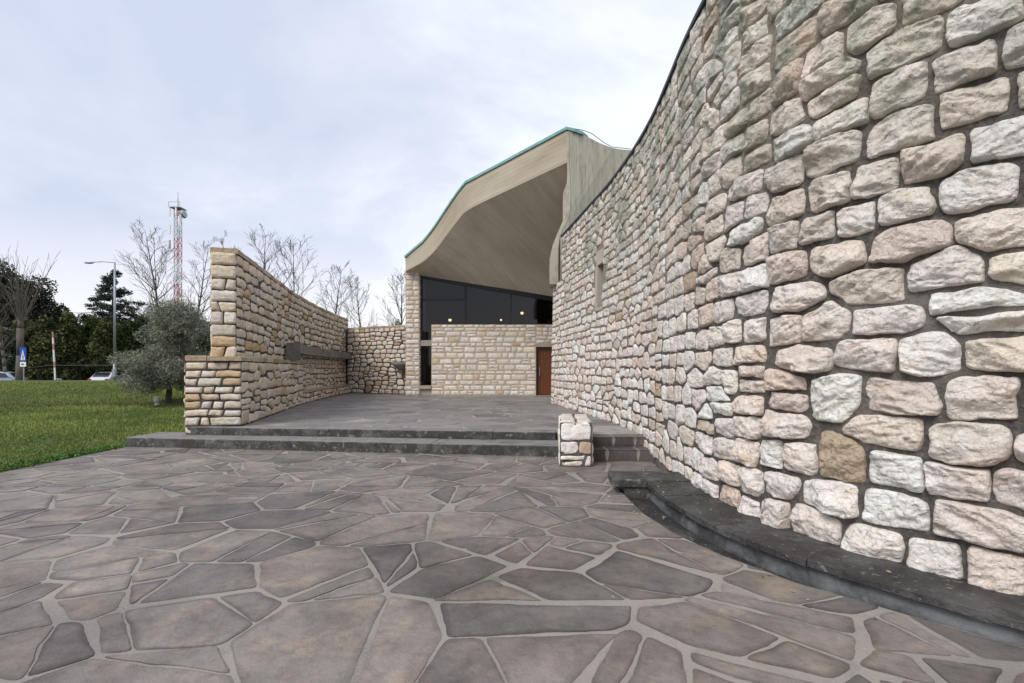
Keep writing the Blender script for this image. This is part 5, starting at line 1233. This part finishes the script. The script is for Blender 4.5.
# raised barrier
x, y, z = gpos(58, 37.0)
bo_ = empty('parking_barrier', (x, y, z), 'raised red and white barrier pole at the car park entrance', 'barrier')
m = MB(); m.box((-.18, -.16, 0), (.18, .16, 1.05)); m.build('cabinet', M['steel'], bo_, bevel=.02)
zb = hgt(332, 37, z); L = zb - .95
for i in range(8):
    a, b = i / 8, (i + 1) / 8; m = MB(); fx = lambda t: -.02 - .20 * t
    m.tubes([(fx(a), -.2, .95 + L * a)], [(fx(b), -.2, .95 + L * b)], .055, .055, 8); m.build('boom_section', mat('sun_bleached_red', (.40, .20, .17), .6) if i in (7, 5, 2) else M['white'], bo_)
# uplight by the olive
x, y, z = gpos(156.5, 18.8)
ul = empty('garden_spotlight', (x, y, z), 'small grey garden spotlight on a stake in the lawn near the olive trunk', 'spotlight')
m = MB(); m.tubes([(0, 0, 0)], [(0, 0, .18)], .02, .02, 8); m.build('stake', M['black'], ul)
m = MB(); m.tubes([(.06, -.05, .12), (.02, 0, .20)], [(.02, 0, .20), (-.08, .10, .42)], [.06, .085], [.085, .12], 14); m.build('housing', M['concrete_grey'], ul, smooth=True)
m = MB(); m.tubes([(-.082, .104, .424)], [(-.088, .11, .436)], .105, .105, 14); m.build('lens', M['steel'], ul)

# communications mast
x, y, z = gpos(178, 110)
mt = empty('radio_mast', (x, y, z), 'tall red and white lattice mast with a dish antenna rising between two bare trees', 'radio mast')
Hm = hgt(208, 110, z); wm_ = .52
nb_ = 22; MR, MW = mat('hazed_red_paint', (.36, .09, .08), .6), mat('greyish_white_paint', (.42, .42, .44), .6); bands = {}  # distance haze is put into the mast's dulled red colour
for i in range(nb_):
    z0_, z1_ = Hm * i / nb_, Hm * (i + 1) / nb_; tgt = bands.setdefault(i // 3, MB())
    cs = [(-wm_, -wm_), (wm_, -wm_), (wm_, wm_), (-wm_, wm_)]
    for j in range(4):
        a, b = cs[j], cs[(j + 1) % 4]
        tgt.tubes([(*a, z0_), (*a, z1_), (*a, z0_), (*b, z0_)], [(*a, z1_), (*b, z1_), (*b, z1_), (*a, z1_)], [.075, .035, .035, .035], [.075, .035, .035, .035], 5)
for kb, mbb in bands.items():
    rd_ = kb % 2 == (nb_ - 1) // 3 % 2; mbb.build('red_section' if rd_ else 'white_section', MR if rd_ else MW, mt)
m = MB(); m.tubes([(0, 0, Hm), (0, 0, Hm + 2.2)], [(0, 0, Hm + 2.2), (0, 0, hgt(192, 110, z))], [.10, .05], [.08, .04], 6); m.build('whip_antenna', M['steel'], mt)
m = MB(); m.box((-1.25, -1.25, Hm - .2), (1.25, 1.25, Hm - .05)); m.tubes([(-1.25, -1.25, Hm), (-1.25, -1.25, Hm + 1)], [(-1.25, -1.25, Hm + 1), (1.25, -1.25, Hm + 1)], .05, .05, 5); m.tubes([(1.25, -1.25, Hm)], [(1.25, -1.25, Hm + 1)], .05, .05, 5); m.build('platform', M['steel'], mt)
m = MB(); m.tubes([(1.6, -.6, Hm - 1.6)], [(2.0, -.6, Hm - 1.55)], [.95], [.8], 20); m.tubes([(.8, -.6, Hm - 1.6)], [(1.6, -.6, Hm - 1.6)], .08, .08, 6); m.build('dish', M['steel'], mt)
for (dx_, dz_, tone) in ((-1.15, -1.2, 'white'), (-1.1, -5.2, 'white'), (1.0, -3.2, 'white'), (1.05, -6.3, 'steel'), (-1.1, -8.6, 'steel'), (.3, -1.0, 'white')):
    m = MB(); m.box((dx_ - .16, -1.2, Hm + dz_ - 1.0), (dx_ + .16, -1.0, Hm + dz_ + 1.0)); m.build('panel_antenna', M[tone], mt)

# car park shelter
x, y, z = gpos(92, 41.5)
cs_ = empty('parking_shelter', (x, y, z), 'long dark low car park shelter on thin posts behind the bank', 'shelter')
W2 = 5.4; zr = hgt(365.5, 41.5, z)
m = MB(); m.add([(-W2, -.2, zr - .25), (-W2 + 2, -.2, zr), (W2, -.2, zr), (W2, 4, zr + .1), (-W2 + 2, 4, zr + .1), (-W2, 4, zr - .15)], [(0, 1, 4, 5), (1, 2, 3, 4)])
m.tubes([(-W2, -.2, zr - .25), (-W2 + 2, -.2, zr)], [(-W2 + 2, -.2, zr), (W2, -.2, zr)], .05, .05, 6); m.build('shelter_roof', M['black'], cs_)
for i in range(5):
    px_ = -W2 + .8 + i * 2.5
    for yy_ in (0, 3.8):
        m = MB(); m.tubes([(px_, yy_, 0)], [(px_, yy_, zr - .1)], .05, .05, 6); m.build('post', M['black'], cs_)

# cars
def car(px, Y, rz, paint, label, group='cars parked behind the bank'):
    x, y, z = gpos(px, Y); c = empty('parked_car', (x, y, z + .05), label, 'car', group, rz)
    prof = [(-2.05, .32), (-2.1, .62), (-2.02, .88), (-1.85, .98), (-1.45, 1.38), (-.9, 1.46), (.2, 1.44), (.95, 1.02), (1.75, .88), (2.05, .68), (2.1, .36)]
    V = []
    for yy_, sc2 in ((-1, 1), (-.8, 1), (.8, 1), (1, 1)):
        for px_, pz_ in prof:
            hw = .86 - max(0, pz_ - .9) * .28; V.append((px_ * (1 if abs(yy_) < 1 else .985), yy_ / 1 * hw if abs(yy_) == 1 else yy_ * hw, pz_ if abs(yy_) < 1 else pz_ - .03 * (pz_ > .5)))
    k_ = len(prof); f = []
    for j_ in range(3):
        for i in range(k_ - 1): a = j_ * k_ + i; f.append((a, a + 1, a + k_ + 1, a + k_))
        f.append((j_ * k_ + k_ - 1, j_ * k_, j_ * k_ + k_, j_ * k_ + 2 * k_ - 1))
    f += [tuple(range(k_))[::-1], tuple(range(3 * k_, 4 * k_))]
    m_ = MB(); m_.add(V, f); m_.build('body', paint, c, bevel=.03)
    for nm, A_ in (('rear_window', [(-1.84, -.66, 1.02), (-1.84, .66, 1.02), (-1.49, .60, 1.36), (-1.49, -.60, 1.36)]), ('windscreen', [(.30, .60, 1.40), (.30, -.60, 1.40), (.93, -.68, 1.06), (.93, .68, 1.06)])):
        m_ = MB(); off = np.array([-.02 if 'rear' in nm else .02, 0, .02]); m_.add(np.array(A_) + off, [(0, 1, 2, 3)]); m_.build(nm, M['glass_dark'], c)
    for s_ in (-1, 1):
        m_ = MB(); m_.add([(-1.5, s_ * .865, 1.02), (.75, s_ * .865, 1.02), (.15, s_ * .775, 1.36), (-1.25, s_ * .775, 1.36)], [(0, 1, 2, 3)]); m_.build('side_window', M['glass_dark'], c)
        m_ = MB(); m_.box((-2.12, s_ * .72 - .12, .66), (-2.04, s_ * .72 + .12, .86)); m_.build('tail_light', M['red'], c)
        m_ = MB(); m_.box((2.0, s_ * .66 - .14, .6), (2.10, s_ * .66 + .14, .76)); m_.build('headlight', M['white'], c)
        for wx in (-1.3, 1.3):
            m_ = MB(); m_.tubes([(wx, s_ * .70, .31)], [(wx, s_ * .88, .31)], .31, .31, 18); wo_ = m_.build('wheel', M['rubber'], c)
            m_ = MB(); m_.tubes([(wx, s_ * .87, .31)], [(wx, s_ * .895, .31)], .19, .19, 12); m_.build('rim', M['steel'], wo_)
    return c
M['glass_dark'] = mat('car_glass', (.02, .025, .03), .1, spec=.6)
car(117, 43, R(92), mat('white_car_paint', (.55, .56, .58), .3), 'white parked car with red tail lights right beside the street lamp')
car(-9, 40, R(200), mat('silver_car_paint', (.30, .36, .42), .3, .3), 'silver-blue parked car at the left picture edge')
car(40, 39.5, R(88), mat('blue_car_paint', (.02, .14, .42), .3), 'bright blue car whose roof just shows over the bank')
car(153, 39.5, R(100), mat('grey_car_paint', (.30, .31, .33), .3), 'light grey parked car half hidden behind the olive tree')
# a few fallen leaves and bits of debris lying on the ledge, in the gutter and on the steps
n_ = 90; rg = np.random.default_rng(77); t_ = rg.random(n_); yl_ = 1.6 + t_ * 4.2; xl_ = np.interp(yl_, yy_led, lx_led); side_ = rg.random(n_)
off_ = np.where(side_ < .45, rg.uniform(.03, .30, n_), rg.uniform(-.5, -.07, n_)); zz_ = np.where(side_ < .45, .172, np.where(off_ > -.12, .002, .016))
C_ = np.stack([xl_ + off_ + .0, yl_, zz_], -1)
k_ = 90; xs_ = rg.uniform(-7.2, 1.2, k_); ys_ = np.array([fy1(x) for x in xs_]) - np.abs(rg.normal(0, .10, k_)) - .02; C_ = np.vstack([C_, np.stack([xs_, ys_, np.full(k_, .014)], -1)])
an_ = rg.uniform(0, 6.283, len(C_)); sz_ = rg.uniform(.006, .020, len(C_)); U_ = np.stack([np.cos(an_) * sz_, np.sin(an_) * sz_, rg.normal(0, .003, len(C_))], -1); W2_ = np.stack([-np.sin(an_) * sz_ * .5, np.cos(an_) * sz_ * .5, rg.normal(0, .003, len(C_))], -1)
m = MB(); m.quads(C_, U_, W2_, 0, np.array([[.30, .24, .16], [.22, .16, .09], [.42, .38, .32], [.10, .08, .05]])[rg.integers(0, 4, len(C_))])
tag(m.build('fallen_leaves', M['leaf']), 'small dry leaf bits scattered on the dark ledge and along the lowest step', 'leaves', kind='stuff')
